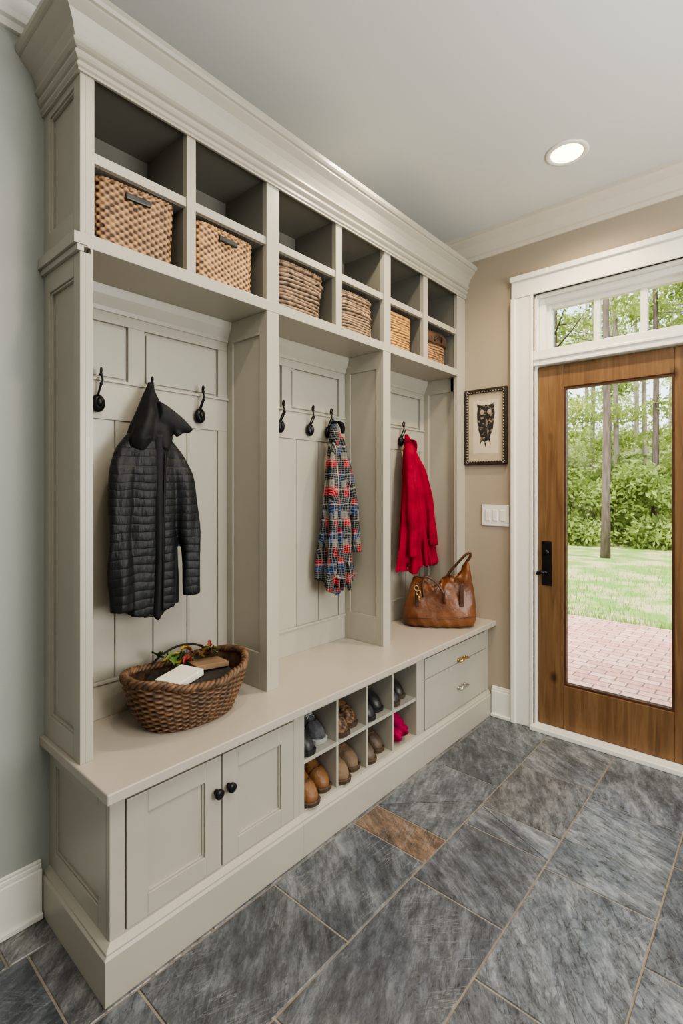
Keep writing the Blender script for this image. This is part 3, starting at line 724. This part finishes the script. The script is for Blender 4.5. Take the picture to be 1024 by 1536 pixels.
def sleeve(b,pts,rad,n=28,rows=70,flat=.75,fa=.05,ph=0):
    P=np.array(pts,float); t=np.linspace(0,1,len(P)); q=np.linspace(0,1,rows)
    C=np.stack([np.interp(q,t,P[:,i]) for i in range(3)],1); r=np.interp(q,t,rad)
    hw=max(2,rows//14); ker=np.ones(2*hw+1)/(2*hw+1)
    for i in range(3):
        pad=np.concatenate([2*C[0,i]-C[1:hw+1,i][::-1],C[:,i],2*C[-1,i]-C[-hw-1:-1,i][::-1]]); C[:,i]=np.convolve(pad,ker,'valid')
    rings=[]
    for i in range(rows):
        rings.append([])
        rc_=r[i]*min(1,math.sqrt(max(.02,1-(1-min(1,i/(rows*.06)))**2)))
        for th in [2*math.pi*j/n for j in range(n)]:
            rings[-1].append((max(.036,C[i,0]+(rc_*flat)*math.sin(th)*(1+fa*math.sin(3*th+9*C[i,2]+ph)+fa*.8*math.sin(23*C[i,2]+2*th))),C[i,1]+rc_*math.cos(th)*(1+fa*math.sin(2*th+14*C[i,2]+ph)+fa*.5*math.sin(31*C[i,2]+ph)),C[i,2]))
    b.loft(rings,0,True)
def fold(b,p0,p1,r0,r1,bow=.01):
    m_=[(p0[k]+p1[k])/2 for k in range(3)]; m_[1]+=bow; m_[0]+=abs(bow)*.4
    b.tube(spline([p0,m_,p1],8),list(np.linspace(r0,r1,17)),10)

jk=E("puffer_jacket",(.12,.885,.91),"black quilted puffer jacket with hood hanging from hook","jacket")
b=MB()
cloth(b,[(1.56,.880,.09,.040,.03),(1.51,.880,.105,.072,.040),(1.46,.882,.108,.095,.043),(1.38,.885,.11,.102,.044),(1.2,.885,.108,.102,.042),(1.0,.887,.108,.106,.042),(.912,.887,.108,.104,.040)],rows=80,fa=.06,fn=5,ph=1,hemw=.014,hollow=True)
sleeve(b,[(.09,.855,1.54),(.105,.805,1.470),(.125,.770,1.38),(.138,.760,1.15),(.142,.768,.935)],[.030,.036,.038,.039,.036],flat=.75,fa=.12)
sleeve(b,[(.09,.920,1.54),(.110,.975,1.460),(.135,1.000,1.37),(.148,1.014,1.15),(.148,1.020,.955)],[.030,.034,.037,.038,.034],flat=.75,ph=2,fa=.12)
b.build("jacket_body",mNylon,jk,remesh=.005,smooth_it=4)
b=MB()
cloth(b,[(1.712,.902,.070,.006,.006),(1.69,.899,.076,.014,.011),(1.66,.894,.086,.025,.019),(1.62,.889,.100,.040,.028),(1.58,.885,.112,.056,.036),(1.54,.881,.120,.072,.040),(1.50,.877,.120,.082,.040),(1.46,.876,.112,.072,.034)],rows=60,N=90,fa=.13,fn=4,ph=2.2,hemw=.012,tw=14)
rr=[]
for (t,yc_,zc_,ry_,rz_) in ((0,.900,1.595,.026,.045),(1,.930,1.580,.026,.044),(2,.955,1.568,.026,.038),(3,.980,1.557,.024,.028),(4,1.000,1.548,.018,.016),(5,1.012,1.543,.010,.006)):
    rr.append([(.128+.010*t*.6+ry_*math.cos(a),yc_+.004*math.sin(2*a),zc_+rz_*math.sin(a)) for a in [2*math.pi*j/24 for j in range(24)]])
b.loft(rr,0,True)
fold(b,(.095,.897,1.68),(.148,.850,1.50),.006,.014,-.012); fold(b,(.100,.900,1.67),(.156,.912,1.47),.006,.012,.010); fold(b,(.095,.890,1.66),(.13,.822,1.49),.006,.014,-.014); fold(b,(.11,.900,1.64),(.155,.965,1.52),.006,.012,.006)
b.build("hood",mNylonS,jk,remesh=.0042,smooth_it=4)
b=MB(); cloth(b,[(1.52,.905,.125,.034,.032),(1.4,.900,.128,.028,.029),(1.1,.897,.128,.026,.029),(.905,.895,.128,.032,.026)],rows=60,fa=.08,fn=3,ph=.5); b.build("front_placket",mNylonS,jk)
b=MB(); b.tube([(.162,.908,1.46),(.160,.905,1.3),(.160,.903,1.1),(.156,.902,.92)],.003,8,flat=.6); b.build("zipper",mBlack,jk)

sh=E("plaid_flannel_shirt",(.11,1.85,.83),"red, navy and cream plaid flannel shirt hanging from hook","shirt")
b=MB()
cloth(b,[(1.675,1.862,.075,.008,.008),(1.64,1.858,.09,.026,.020),(1.56,1.850,.10,.040,.028),(1.45,1.842,.102,.052,.031),(1.3,1.845,.104,.070,.033),(1.1,1.850,.106,.092,.036),(.95,1.852,.106,.106,.037),(.86,1.855,.106,.110,.038)],rows=120,N=120,fa=.24,fn=5,ph=.7,hemw=.030,tw=1.5,hollow=True)
sleeve(b,[(.11,1.838,1.60),(.130,1.806,1.45),(.145,1.782,1.2),(.150,1.776,.93)],[.018,.025,.027,.024],flat=.75,fa=.2)
sleeve(b,[(.11,1.872,1.60),(.135,1.895,1.45),(.148,1.928,1.25),(.148,1.955,1.02)],[.018,.025,.027,.025],flat=.75,fa=.2,ph=1)
fold(b,(.10,1.855,1.62),(.156,1.845,.86),.008,.012,-.014); fold(b,(.10,1.865,1.60),(.156,1.890,.84),.008,.012,.016); fold(b,(.10,1.845,1.58),(.148,1.815,.86),.007,.010,.012)
b.build("shirt_body",mPlaid,sh,origin=(.11,1.85,.83),remesh=.0042,smooth_it=1)
b=MB(); sleeve(b,[(.085,1.835,1.655),(.105,1.845,1.668),(.112,1.870,1.665),(.108,1.895,1.640),(.105,1.90,1.61)],[.010,.016,.017,.014,.008],rows=30,fa=.1); b.build("collar",mNylonS,sh)

rc=E("red_wool_coat",(.12,2.56,.87),"crimson wool coat hanging from hook beside the leather bag","coat")
b=MB()
cloth(b,[(1.66,2.50,.075,.008,.008),(1.62,2.50,.09,.026,.022),(1.57,2.50,.10,.046,.030),(1.50,2.50,.105,.062,.032),(1.35,2.515,.11,.088,.034),(1.15,2.54,.115,.132,.036),(1.0,2.56,.115,.166,.038),(.870,2.565,.115,.196,.040)],rows=120,N=120,fa=.20,fn=6,ph=.2,hemw=.016,hollow=True)
sleeve(b,[(.105,2.53,1.57),(.135,2.575,1.45),(.158,2.618,1.25),(.168,2.655,1.00)],[.020,.030,.034,.033],flat=.75,fa=.14)
sleeve(b,[(.105,2.47,1.57),(.135,2.448,1.45),(.155,2.440,1.25),(.162,2.438,.95)],[.020,.030,.033,.031],flat=.75,fa=.14,ph=2)
fold(b,(.10,2.50,1.60),(.176,2.50,.885),.008,.014,-.015); fold(b,(.10,2.51,1.60),(.178,2.56,.885),.008,.014,.015); fold(b,(.10,2.52,1.57),(.162,2.70,.89),.008,.014,.01); fold(b,(.10,2.51,1.55),(.168,2.62,.88),.008,.012,.0)
b.build("coat_body",mRed,rc,remesh=.0045,smooth_it=2)
b=MB(); sleeve(b,[(.09,2.465,1.600),(.115,2.485,1.625),(.122,2.51,1.62),(.115,2.54,1.59),(.11,2.55,1.56)],[.010,.018,.020,.016,.010],rows=30,fa=.1); b.build("collar",mRed,rc)

# ------------------------------------------------------------ leather bag
BX,BY,BZ=.27,2.545,.561
bag=E("leather_tote_bag",(BX,BY,BZ),"slouchy cognac brown leather tote bag on the bench","bag")
b=MB(); rr=[]
NB=96
keys=[(0,.172,.060),(.006,.196,.080),(.03,.208,.090),(.07,.208,.088),(.12,.202,.080),(.17,.192,.070),(.22,.180,.058),(.26,.170,.050),(.29,.162,.043),(.310,.156,.037),(.320,.150,.033)]
for (z,hx,hy) in keys:
    bx,by=superring(hx,hy,3.0,NB); v=z/.320
    ring=[]
    for j in range(NB):
        u=bx[j]/hx
        crease=.018*v*math.sin(u*5+z*22)+.011*math.sin(u*11-z*40)*v+.005*math.sin(u*19+z*60)
        zz=BZ+z+.12*z*bx[j]/.15 -.075*v**3*(1-u*u)+.014*v*math.sin(u*7)
        ring.append((BX+bx[j]+.030*z*v, BY+by[j]*(1+.16*math.sin(u*4+z*20)*v)+crease, zz))
    rr.append(ring)
top=rr[-1]; mx=sum(p[0] for p in top)/NB; my=sum(p[1] for p in top)/NB
rr.append([(mx+(p[0]-mx)*.93,my+(p[1]-my)*.75,p[2]-.004) for p in top]); rr.append([(mx+(p[0]-mx)*.85,my+(p[1]-my)*.6,BZ+.20) for p in top])
b.loft(rr); b.build("bag_body",mLeather,bag,sub=1)
b=MB()
for s_ in(-1,1):
    b.tube([(BX-.185,BY+s_*.086,BZ+.055),(BX-.09,BY+s_*.090,BZ+.058),(BX,BY+s_*.090,BZ+.056),(BX+.09,BY+s_*.090,BZ+.06),(BX+.19,BY+s_*.086,BZ+.07)],.003,6)
b.build("seam",mLeatherDk,bag)
b=MB(); b.tube(spline([(BX-.095,BY-.076,BZ+.17),(BX-.10,BY-.072,BZ+.24),(BX-.085,BY-.07,BZ+.285),(BX-.035,BY-.088,BZ+.265),(BX+.01,BY-.098,BZ+.21),(BX+.02,BY-.088,BZ+.14)],5),.0085,10,flat=.7); b.build("handle",mLeatherDk,bag)
b=MB(); b.tube(spline([(BX+.035,BY+.030,BZ+.23),(BX+.060,BY+.03,BZ+.29),(BX+.105,BY+.025,BZ+.345),(BX+.150,BY+.02,BZ+.395),(BX+.176,BY+.02,BZ+.410),(BX+.180,BY+.02,BZ+.392),(BX+.162,BY+.025,BZ+.36),(BX+.140,BY+.03,BZ+.325),(BX+.130,BY+.03,BZ+.27)],5),.010,10,flat=.7); b.build("handle",mLeatherDk,bag)
for xx in (-.14,.105):
    b=MB(); b.box(BX+xx,BX+xx+.022,BY-.084,BY-.066,BZ+.12,BZ+.25); b.build("strap",mLeatherDk,bag,bevel=.003)
b=MB()
for k in range(2):
    cx=BX-.135+.012*k; cz=BZ+.225-.026*k
    b.tube([(cx+.011*math.cos(a),BY-.092-.004*k,cz+.013*math.sin(a)) for a in [2*math.pi*j/20 for j in range(20)]],.0026,8,closed=True)
b.ell((BX-.12,BY-.098,BZ+.170),.008,.004,.012); b.build("ring_charm",mBrass,bag)
bag.rotation_euler.z=A-.08

# ------------------------------------------------------------ shoes
def shoe(name,label,x,y,z,upper,sole,L_=.26,tall=.08,w=1.0,rot=0,lace=None,group="shoes in the bench cubbies",cat="shoe",seam=None,toe=1.0,slip=0):
    """x = toe tip, toe points +X; continuous last-shaped upper with a shaft"""
    e=E(name,(x-L_/2,y,z),label,cat,group)
    s=[0,.03,.08,.16,.24,.32,.40,.48,.55,.62,.70,.77,.84,.90,.94,.97,.99,1]
    wd=np.interp(s,[0,.03,.12,.28,.42,.55,.70,.84,.94,.985,1],[.012,.024,.031,.032,.032,.035,.040,.038,.029,.017,.005])*w
    hh=np.interp(s,[0,.10,.30,.46,.56,.66,.76,.86,.93,.98,1],[.075,.095,.115,.124,.112,.088,.068,.056*toe,.043*toe,.027,.012])
    N=32; rings=[]
    for si,wi,hi in zip(s,wd,hh):
        ring=[]
        for j in range(N):
            t=2*math.pi*j/N; cz=math.sin(t); cy=math.cos(t)
            yy=wi*math.copysign(abs(cy)**.75,cy); zz=.012+hi*(max(cz,0)**.85) if cz>0 else .012
            if cz<=0: yy=wi*cy
            ring.append((x-L_+L_*si,y+yy,z+zz))
        rings.append(ring)
    b=MB(); b.loft(rings,0,True)
    sh_=[]
    for (v,ax,ay,cx) in ((0,.068,.030,.34),(.35,.064,.034,.34),(.6,.062,.036,.335),(.8,.060,.037,.33),(1,.060,.039,.325)):
        zz=z+.04+(tall+.03)*v; sh_.append([(x-L_+L_*cx+ax*math.cos(t),y+ay*w*math.sin(t),zz+.008*v*math.cos(2*t)) for t in [2*math.pi*j/N for j in range(N)]])
    b.loft(sh_,0,True,True,True)
    b.build("upper",upper,e,remesh=.005,smooth_it=6)
    c=sh_[-1]; mxx=sum(p[0] for p in c)/N
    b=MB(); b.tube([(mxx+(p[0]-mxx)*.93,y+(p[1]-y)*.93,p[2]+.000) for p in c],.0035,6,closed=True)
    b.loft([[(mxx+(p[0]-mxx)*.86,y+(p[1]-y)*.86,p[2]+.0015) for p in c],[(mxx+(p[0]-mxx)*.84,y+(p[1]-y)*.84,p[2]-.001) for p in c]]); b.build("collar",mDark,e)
    b=MB(); r1=[]
    for zz,g in ((0,.0),(.002,.005),(.015,.006),(.018,.002)):
        o=[]
        for si,wi in zip(s,wd): o.append((x-L_+L_*si+(g if si>.9 else -g if si<.1 else 0),y+wi+g,z+zz))
        for si,wi in list(zip(s,wd))[::-1]: o.append((x-L_+L_*si+(g if si>.9 else -g if si<.1 else 0),y-wi-g,z+zz))
        r1.append(o)
    b.loft(r1,0,False); b.build("sole",sole,e)
    def top(si,u,up=.000):
        wi=float(np.interp(si,s,wd)); hi=float(np.interp(si,s,hh))
        cy=math.copysign(min(1,abs(u))**(1/.75),u); cz=math.sqrt(max(0,1-cy*cy))
        return (x-L_+L_*si,y+wi*u,z+.012+hi*cz**.85+up)
    if seam:
        b=MB(); b.tube([top(.82-.07*abs(u),u) for u in np.linspace(-.96,.96,17)],.0022,6); b.build("toe_cap_seam",seam,e)
    if lace:
        b=MB()
        for q in range(5):
            si=.50+.05*q
            b.tube([top(si-.01,-.55),top(si+.01,0,.002),top(si-.01,.55)],.0026,6); b.tube([top(si+.03,-.55),top(si+.01,0,.002),top(si+.03,.55)],.0022,6)
        b.build("laces",lace,e)
    if rot: e.rotation_euler.z=rot
    return e
mTanL=M("tan_leather",(.22,.105,.036),(.12,.05,.017),rough=.5,scale=9,bump=.4,bscale=50,detail=7)
mTan2=M("sand_suede",(.185,.125,.075),(.12,.078,.042),rough=.75,scale=9,bump=.5,bscale=60,detail=7)
mGreyF=M("grey_mesh",(.10,.105,.11),(.035,.035,.04),rough=.7,scale=40,bump=.4,bscale=120)
mBlkL=M("black_leather",(.014,.013,.013),(.035,.031,.028),rough=.42,scale=20,bump=.5,bscale=30)
mOlive=M("olive_brown_leather",(.10,.07,.045),(.05,.036,.022),rough=.5,scale=12,bump=.5,bscale=40)
mWoven=M("woven_brown_leather",(.20,.115,.05),(.045,.022,.011),rough=.6,scale=55,bump=.8,bscale=70,lo=.42,hi=.58)
mWhiteR=M("white_rubber",(.34,.34,.32),rough=.5)
mBrnR=M("brown_rubber",(.06,.036,.02),rough=.6)
mPink=M("magenta_knit",(.36,.006,.065),(.18,.003,.035),rough=.85,scale=20,bump=.7,bscale=50,spec=.2)
zU=.332; zL=.151
cc=[(yc[i]+yc[i+1])/2 for i in range(4)]
for dy in (-.043,.043):
    r=-.06 if dy<0 else .04; f=.0 if dy<0 else -.03
    shoe("sneaker","dark grey sneaker with worn pale sole",.418+f,cc[0]+dy,zU,mGreyF if dy>0 else mBlkL,mWhiteR if dy>0 else mBlackPl,lace=mGreyF if dy<0 else mWhiteR,rot=r,seam=mBlkL,tall=.07)
    shoe("ankle_boot","tan leather ankle boot with rounded toe",.440+f,cc[0]+dy,zL,mTanL,mBrnR,w=1.04,rot=r,seam=mLeatherDk,toe=1.1)
    shoe("ankle_boot","sand suede ankle boot with rounded toe",.432+f,cc[1]+dy,zL,mTan2,mBrnR,w=1.04,rot=r,lace=mLeatherDk,toe=1.1)
    shoe("woven_loafer","brown woven leather loafer in a cubby",.420+f,cc[1]+dy,zU,mWoven,mBrnR,tall=.07,w=1.04,seam=mLeatherDk,toe=1.1)
    shoe("dress_shoe","black creased leather shoe in a cubby",.415+f,cc[2]+dy,zU,mBlkL,mBlackPl,lace=mGreyF,tall=.07,rot=r)
    shoe("lace_up_shoe","olive brown laced leather shoe",.420+f,cc[2]+dy,zL,mOlive,mBrnR,lace=mTan2,rot=r,seam=mTan2,tall=.08)
    shoe("dress_shoe","dark grey laced leather shoe in a cubby",.410+f,cc[3]+dy,zU,mBlkL,mBrnR,lace=mGreyF,tall=.07)
b=MB()
for (px_,py_,pz_,a0,rx,ry,rz) in ((.365,cc[3]-.03,zL+.035,.3,.060,.040,.034),(.35,cc[3]+.03,zL+.035,-.4,.062,.042,.034),(.35,cc[3],zL+.075,.8,.058,.050,.032),(.375,cc[3]+.01,zL+.052,1.5,.045,.060,.026),(.34,cc[3]-.01,zL+.102,.2,.045,.040,.024)):
    rings=[]
    for i in range(13):
        ph=-math.pi/2+math.pi*i/12; cr=max(math.cos(ph),.02); ring=[]
        for j in range(28):
            t=2*math.pi*j/28; q=1+.16*math.sin(5*t+a0*5+i*.5)
            u,v_=rx*cr*math.cos(t)*q,ry*cr*math.sin(t)*q
            ring.append((px_+u*math.cos(a0)-v_*math.sin(a0),py_+u*math.sin(a0)*.7+v_*math.cos(a0),max(zL+.001,pz_+rz*math.sin(ph))))
        rings.append(ring)
    b.loft(rings)
tag(b.build("knit_scarf",mPink,remesh=.004,smooth_it=2),"bundled magenta knit scarf in a cubby","scarf")

# ------------------------------------------------------------ wall items
pf=E("framed_artwork",(.413,YF,1.48),"dark framed abstract ink print on cream mat","picture")
x0,x1,z0,z1=.280,.548,1.48,1.935
b=MB(); fw=.024
b.box(x0,x0+fw,YF-.022,YF,z0,z1); b.box(x1-fw,x1,YF-.022,YF,z0,z1); b.box(x0+fw,x1-fw,YF-.022,YF,z0,z0+fw); b.box(x0+fw,x1-fw,YF-.022,YF,z1-fw,z1)
b.build("frame",mFrame,pf,bevel=.004)
b=MB()
for k in range(26):
    zz=z0+.012+(z1-z0-.024)*k/25
    for xx in(x0+.020,x1-.020): b.ell((xx,YF-.023,zz),.004,.003,.005,nu=8,nv=6)
for k in range(15):
    xx=x0+.014+(x1-x0-.028)*k/14
    for zz in(z0+.020,z1-.020): b.ell((xx,YF-.023,zz),.005,.003,.004,nu=8,nv=6)
b.build("beading",mPewter,pf)
mMat=M("aged_mat_board",(.48,.40,.29),(.42,.35,.25),rough=.8,scale=6)
b=MB(); b.box(x0+fw,x1-fw,YF-.010,YF,z0+fw,z1-fw); b.build("mat_board",mMat,pf)
mPrint=M("print_paper",(.60,.52,.40),(.54,.46,.35),rough=.8,scale=12)
b=MB(); b.box(x0+fw+.03,x1-fw-.03,YF-.0108,YF-.009,z0+fw+.045,z1-fw-.045); b.build("print_sheet",mPrint,pf)
mInk=M("ink_print",(.014,.013,.013),(.22,.17,.13),rough=.7,scale=48,lo=.41,hi=.47)
b=MB(); cx=(x0+x1)/2; cz=(z0+z1)/2+.02
pts=[(-.050,.095),(-.056,.122),(-.040,.112),(-.018,.108),(0,.112),(.020,.108),(.042,.114),(.058,.124),(.054,.092),(.058,.055),(.052,.010),(.046,-.035),(.032,-.070),(.026,-.088),(.034,-.128),(.018,-.100),(.006,-.105),(.0,-.142),(-.010,-.104),(-.022,-.100),(-.034,-.124),(-.030,-.082),(-.044,-.040),(-.052,.010),(-.054,.055)]
v=[(cx+p[0],YF-.0125,cz+p[1]) for p in pts]; v2=[(p[0],YF-.0105,p[2]) for p in v]; b.loft([v,v2],0,False); b.build("print",mInk,pf)
mPale=M("pale_ink",(.36,.30,.22),rough=.8)
for a in (-.022,.024):
    b=MB(); b.ell((cx+a,YF-.0127,cz+.068),.013,.0008,.015); b.build("print_detail",mPale,pf)
ls=E("light_switch",(.473,YF,1.12),"white triple rocker light switch plate on tan wall","light switch")
b=MB(); b.box(.388,.556,YF-.008,YF,1.118,1.243); b.build("switch_plate",mTrim,ls,bevel=.003)
for k in range(3):
    xx=.413+.046*k; b=MB(); b.box(xx-.0,xx+.028,YF-.013,YF-.006,1.148,1.213); b.build("rocker",mTrim,ls,bevel=.002)

LX,LY=1.023,2.37
rl=E("recessed_light",(LX,LY,H),"round white recessed ceiling downlight, switched on","ceiling light")
def ring(r,z,n=48): return [(LX+r*math.cos(2*math.pi*j/n),LY+r*math.sin(2*math.pi*j/n),z) for j in range(n)]
b=MB(); b.loft([ring(.090,H-.0005),ring(.090,H-.004),ring(.084,H-.007),ring(.070,H-.007),ring(.066,H-.002)],0,True,False,False); b.build("trim_ring",mTrim,rl)
mEm=bpy.data.materials.new("warm_lamp_glow"); mEm.use_nodes=True; P=mEm.node_tree.nodes["Principled BSDF"]; P.inputs["Emission Color"].default_value=(1,.76,.42,1); P.inputs["Emission Strength"].default_value=10
b=MB(); b.loft([ring(.067,H-.001),ring(.067,H-.004)],0,False); b.build("lamp_lens",mEm,rl)

# ------------------------------------------------------------ outdoors
GZ=-.08
b=MB(); b.box(-9,8,YF+.15,6.0,GZ-.1,GZ+.005); tag(b.build("brick_patio",mBrick,origin=(0,0,GZ)),"pink-red brick paved patio outside the door","patio")
b=MB(); n=60
vs=[];fs=[]
for i in range(n+1):
    for j in range(n+1):
        x=-40+65*i/n; y=6.0+44*j/n; vs.append((x,y,GZ-.01+(.04*math.sin(x*1.3)*math.cos(y*.9)+max(0,y-16)*.03 if j>0 else 0)))
for i in range(n):
    for j in range(n): fs.append((i*(n+1)+j,(i+1)*(n+1)+j,(i+1)*(n+1)+j+1,i*(n+1)+j+1))
b.add(vs,fs,0,True)
lo=b.build("lawn",mLawn,origin=(0,6,GZ)); tag(lo,"sunlit patchy green lawn between patio and woods","lawn",kind="stuff")
b=MB()
for k in range(9000):
    y=6.02+ (random.random()**2)*5; x=random.uniform(-5.5,1.5); h=random.uniform(.03,.075); a=random.uniform(0,6.28); w_=.006
    dx,dy=math.cos(a)*w_,math.sin(a)*w_; lx=random.uniform(-.02,.02)
    b.v += [(x-dx,y-dy,GZ-.02),(x+dx,y+dy,GZ-.02),(x+lx,y+lx*.5,GZ+h)]; o_=len(b.v); b.f.append([o_-3,o_-2,o_-1]); b.m.append(0); b.sm.append(False)
tag(b.build("grass_tufts",mBlade),"tufts of green grass edging the patio","grass",kind="stuff")

def leafmesh(name,clumps,n,size,mat):
    per=n//len(clumps); V=[]
    for (cx,cy,cz,rx,ry,rz) in clumps:
        d=rng.normal(size=(per,3)); d/=np.linalg.norm(d,axis=1)[:,None]; r=rng.random(per)**.45
        p=np.array([cx,cy,cz])+d*r[:,None]*np.array([rx,ry,rz])
        a=rng.normal(size=(per,3)); a/=np.linalg.norm(a,axis=1)[:,None]
        c=np.cross(a,rng.normal(size=(per,3))); c/=np.linalg.norm(c,axis=1)[:,None]
        s=size*(.6+.8*rng.random(per))[:,None]
        q=np.stack([p-a*s,p+c*s*.45,p+a*s,p-c*s*.45],1).reshape(-1,3); V.append(q)
    V=np.concatenate(V); nn=len(V)//4
    me=bpy.data.meshes.new(name); me.from_pydata(V.tolist(),[],np.arange(nn*4).reshape(-1,4).tolist()); me.materials.append(mat); me.update(); return me
def trunkmesh(h,r,mat,br=True):
    b=MB(); pts=[];rad=[]
    for k in range(9):
        v=k/8; pts.append((.12*math.sin(v*3)*v,.1*math.sin(v*4+1)*v,h*v-.05)); rad.append(r*(1.15-.75*v) if k else r*1.35)
    b.tube(pts,rad,10)
    for k in range(9):
        v=random.uniform(.45,.95); a=random.uniform(0,6.28); l=random.uniform(.8,1.8); p=Vector((.12*math.sin(v*3)*v,.1*math.sin(v*4+1)*v,h*v))
        b.tube([p,p+Vector((math.cos(a)*l*.5,math.sin(a)*l*.5,.25)),p+Vector((math.cos(a)*l,math.sin(a)*l,.6))],[r*.3,r*.2,r*.08],6)
    o=b.build("tmp",mat,origin=(0,0,0)); me=o.data; bpy.data.objects.remove(o); return me
fol=[]
for k in range(3):
    zlo=[2.6,2.0,1.5][k]
    cl=[(random.uniform(-1.7,1.7),random.uniform(-1.3,1.3),random.uniform(zlo,7.5),random.uniform(.5,1.0),random.uniform(.5,1.0),random.uniform(.25,.5)) for _ in range(22)]
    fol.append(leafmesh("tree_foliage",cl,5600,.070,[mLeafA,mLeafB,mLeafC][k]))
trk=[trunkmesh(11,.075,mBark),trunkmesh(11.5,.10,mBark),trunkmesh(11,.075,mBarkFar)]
bush=[leafmesh("shrub_foliage",[(random.uniform(-1.1,1.1),random.uniform(-.6,.6),random.uniform(.3,1.9),.55,.55,.4) for _ in range(12)],5200,.065,m_) for m_ in (mLeafA,mLeafB,mLeafC)]
def tree(x,y,t_,f_,sc=1):
    e=E("tree",(x,y,GZ+max(0,y-16)*.03),"slender woodland tree with light green leaves" if f_ is not None else "tall bare slender woodland trunk","tree","woodland trees beyond the lawn")
    t=bpy.data.objects.new("trunk",trk[t_]); col.objects.link(t); t.parent=e
    if f_ is not None:
        g=bpy.data.objects.new("foliage",fol[f_]); col.objects.link(g); g.parent=e
    e.scale=(sc,sc,sc); e.rotation_euler.z=random.uniform(0,6.28)
tree(-1.02,11.4,0,None,1.0)
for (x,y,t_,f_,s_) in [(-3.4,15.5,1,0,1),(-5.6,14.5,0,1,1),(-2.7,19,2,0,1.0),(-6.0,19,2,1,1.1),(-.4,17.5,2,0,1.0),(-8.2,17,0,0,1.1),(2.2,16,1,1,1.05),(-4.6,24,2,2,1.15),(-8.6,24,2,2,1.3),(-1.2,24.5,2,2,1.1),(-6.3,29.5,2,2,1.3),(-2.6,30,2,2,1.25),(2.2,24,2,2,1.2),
    (-1.75,14.6,0,None,1),(-.95,16.2,0,None,1.1),(-2.05,17.0,2,None,1.1),(-1.95,20.5,2,None,1.2),(-3.9,21.2,2,None,1.2),(-2.7,22.8,2,None,1.2),(-1.0,21.5,2,None,1.2)]:
    tree(x,y,t_,f_,s_)
bl=[(-6.2,13.8,1),(-4.2,14.0,0),(-2.3,14.5,1),(-.3,14.8,1),(1.6,14.2,0),(-7.6,15.8,0),(-3.1,17.4,1),(-5.4,17.4,0),(-.9,17.6,0),(-7.6,19.5,2),(1.3,18,0),(-4.2,20.8,2),(-1.6,21.2,2),(3.4,16,1),(-5.6,25.5,2),(-2.4,26,2),(-9,25,2),(.8,25,2),(-4.2,31,2),(-.4,31,2),(-8,31,2)]
for i,(x,y,k) in enumerate(bl):
    o=bpy.data.objects.new("shrub",bush[k]); col.objects.link(o); o.location=(x,y,GZ-.15+max(0,y-16)*.03); s_=.95+max(0,(y-13))*.07; o.scale=(s_*1.1,s_,s_*1.0); o.rotation_euler.z=(i%3-1)*.3
    tag(o,"leafy green understory shrub at the edge of the woods","shrub","shrubs beyond the lawn")

# ------------------------------------------------------------ lights
w=bpy.data.worlds.new("World"); scene.world=w; w.use_nodes=True; N=w.node_tree.nodes; L=w.node_tree.links
sky=N.new("ShaderNodeTexSky"); sky.sky_type='NISHITA'; sky.sun_disc=False; sky.sun_elevation=math.radians(50); sky.sun_rotation=math.radians(200); sky.air_density=1.0; sky.dust_density=4
hs=N.new("ShaderNodeHueSaturation"); hs.inputs["Saturation"].default_value=.40
bg=N["Background"]; L.new(sky.outputs[0],hs.inputs["Color"]); L.new(hs.outputs[0],bg.inputs[0]); bg.inputs[1].default_value=.80
def lamp(name,typ,loc,energy,color=(1,1,1),size=1,size_y=None,rot=(0,0,0),**k):
    l=bpy.data.lights.new(name,typ); l.energy=energy; l.color=color
    if typ=='AREA':
        l.size=size
        if size_y: l.shape='RECTANGLE'; l.size_y=size_y
    for a,v in k.items(): setattr(l,a,v)
    o=bpy.data.objects.new(name,l); col.objects.link(o); o.location=loc; o.rotation_euler=rot; return o
lamp("sun","SUN",(0,0,10),6.0,(1,.95,.85),rot=(math.radians(12),math.radians(38),0),angle=.03)
lamp("overhead_fill","AREA",(2.1,.6,H-.02),32,(1,.965,.90),.9,1.2)  # unseen area lamp added as soft fill from above
lamp("side_fill","AREA",(XR-.05,1.5,1.5),84,(1,.995,.97),1.4,1.4,rot=(0,math.radians(90),0))  # added fill lamp by the right wall, which has no window
lamp("rear_fill","AREA",(2.5,YB+.05,1.6),14,(1,.985,.96),1.8,1.6,rot=(math.radians(90),0,0))  # added fill lamp behind the camera; the rear wall is solid
lamp("ceiling_fill","AREA",(2.3,1.0,1.9),27,(1,.98,.94),1.4,2.2,rot=(math.radians(180),0,0))  # unseen upward lamp added to brighten the ceiling
lamp("downlight","SPOT",(LX,LY,H-.015),105,(1,.78,.50),rot=(0,0,0),spot_size=math.radians(150),spot_blend=.9,shadow_soft_size=.05)
lamp("downlight_over_bench","SPOT",(.55,1.75,H-.015),38,(1,.87,.66),rot=(0,0,0),spot_size=math.radians(165),spot_blend=.8,shadow_soft_size=.04)
lamp("fill_spot_over_cabinet","SPOT",(.95,.75,H-.015),34,(1,.87,.68),rot=(0,0,0),spot_size=math.radians(150),spot_blend=.8,shadow_soft_size=.04)  # unseen spot without a fixture, added as fill near the door cabinet

# ------------------------------------------------------------ camera
cd=bpy.data.cameras.new("camera"); cam=bpy.data.objects.new("camera",cd); col.objects.link(cam)
cam.location=(1.758,0,1.33); cam.rotation_euler=(math.radians(90),0,A)
cd.sensor_width=36; cd.lens=760/1536*36; cd.shift_y=-33/1536; cd.clip_start=.05; cd.clip_end=200
scene.camera=cam
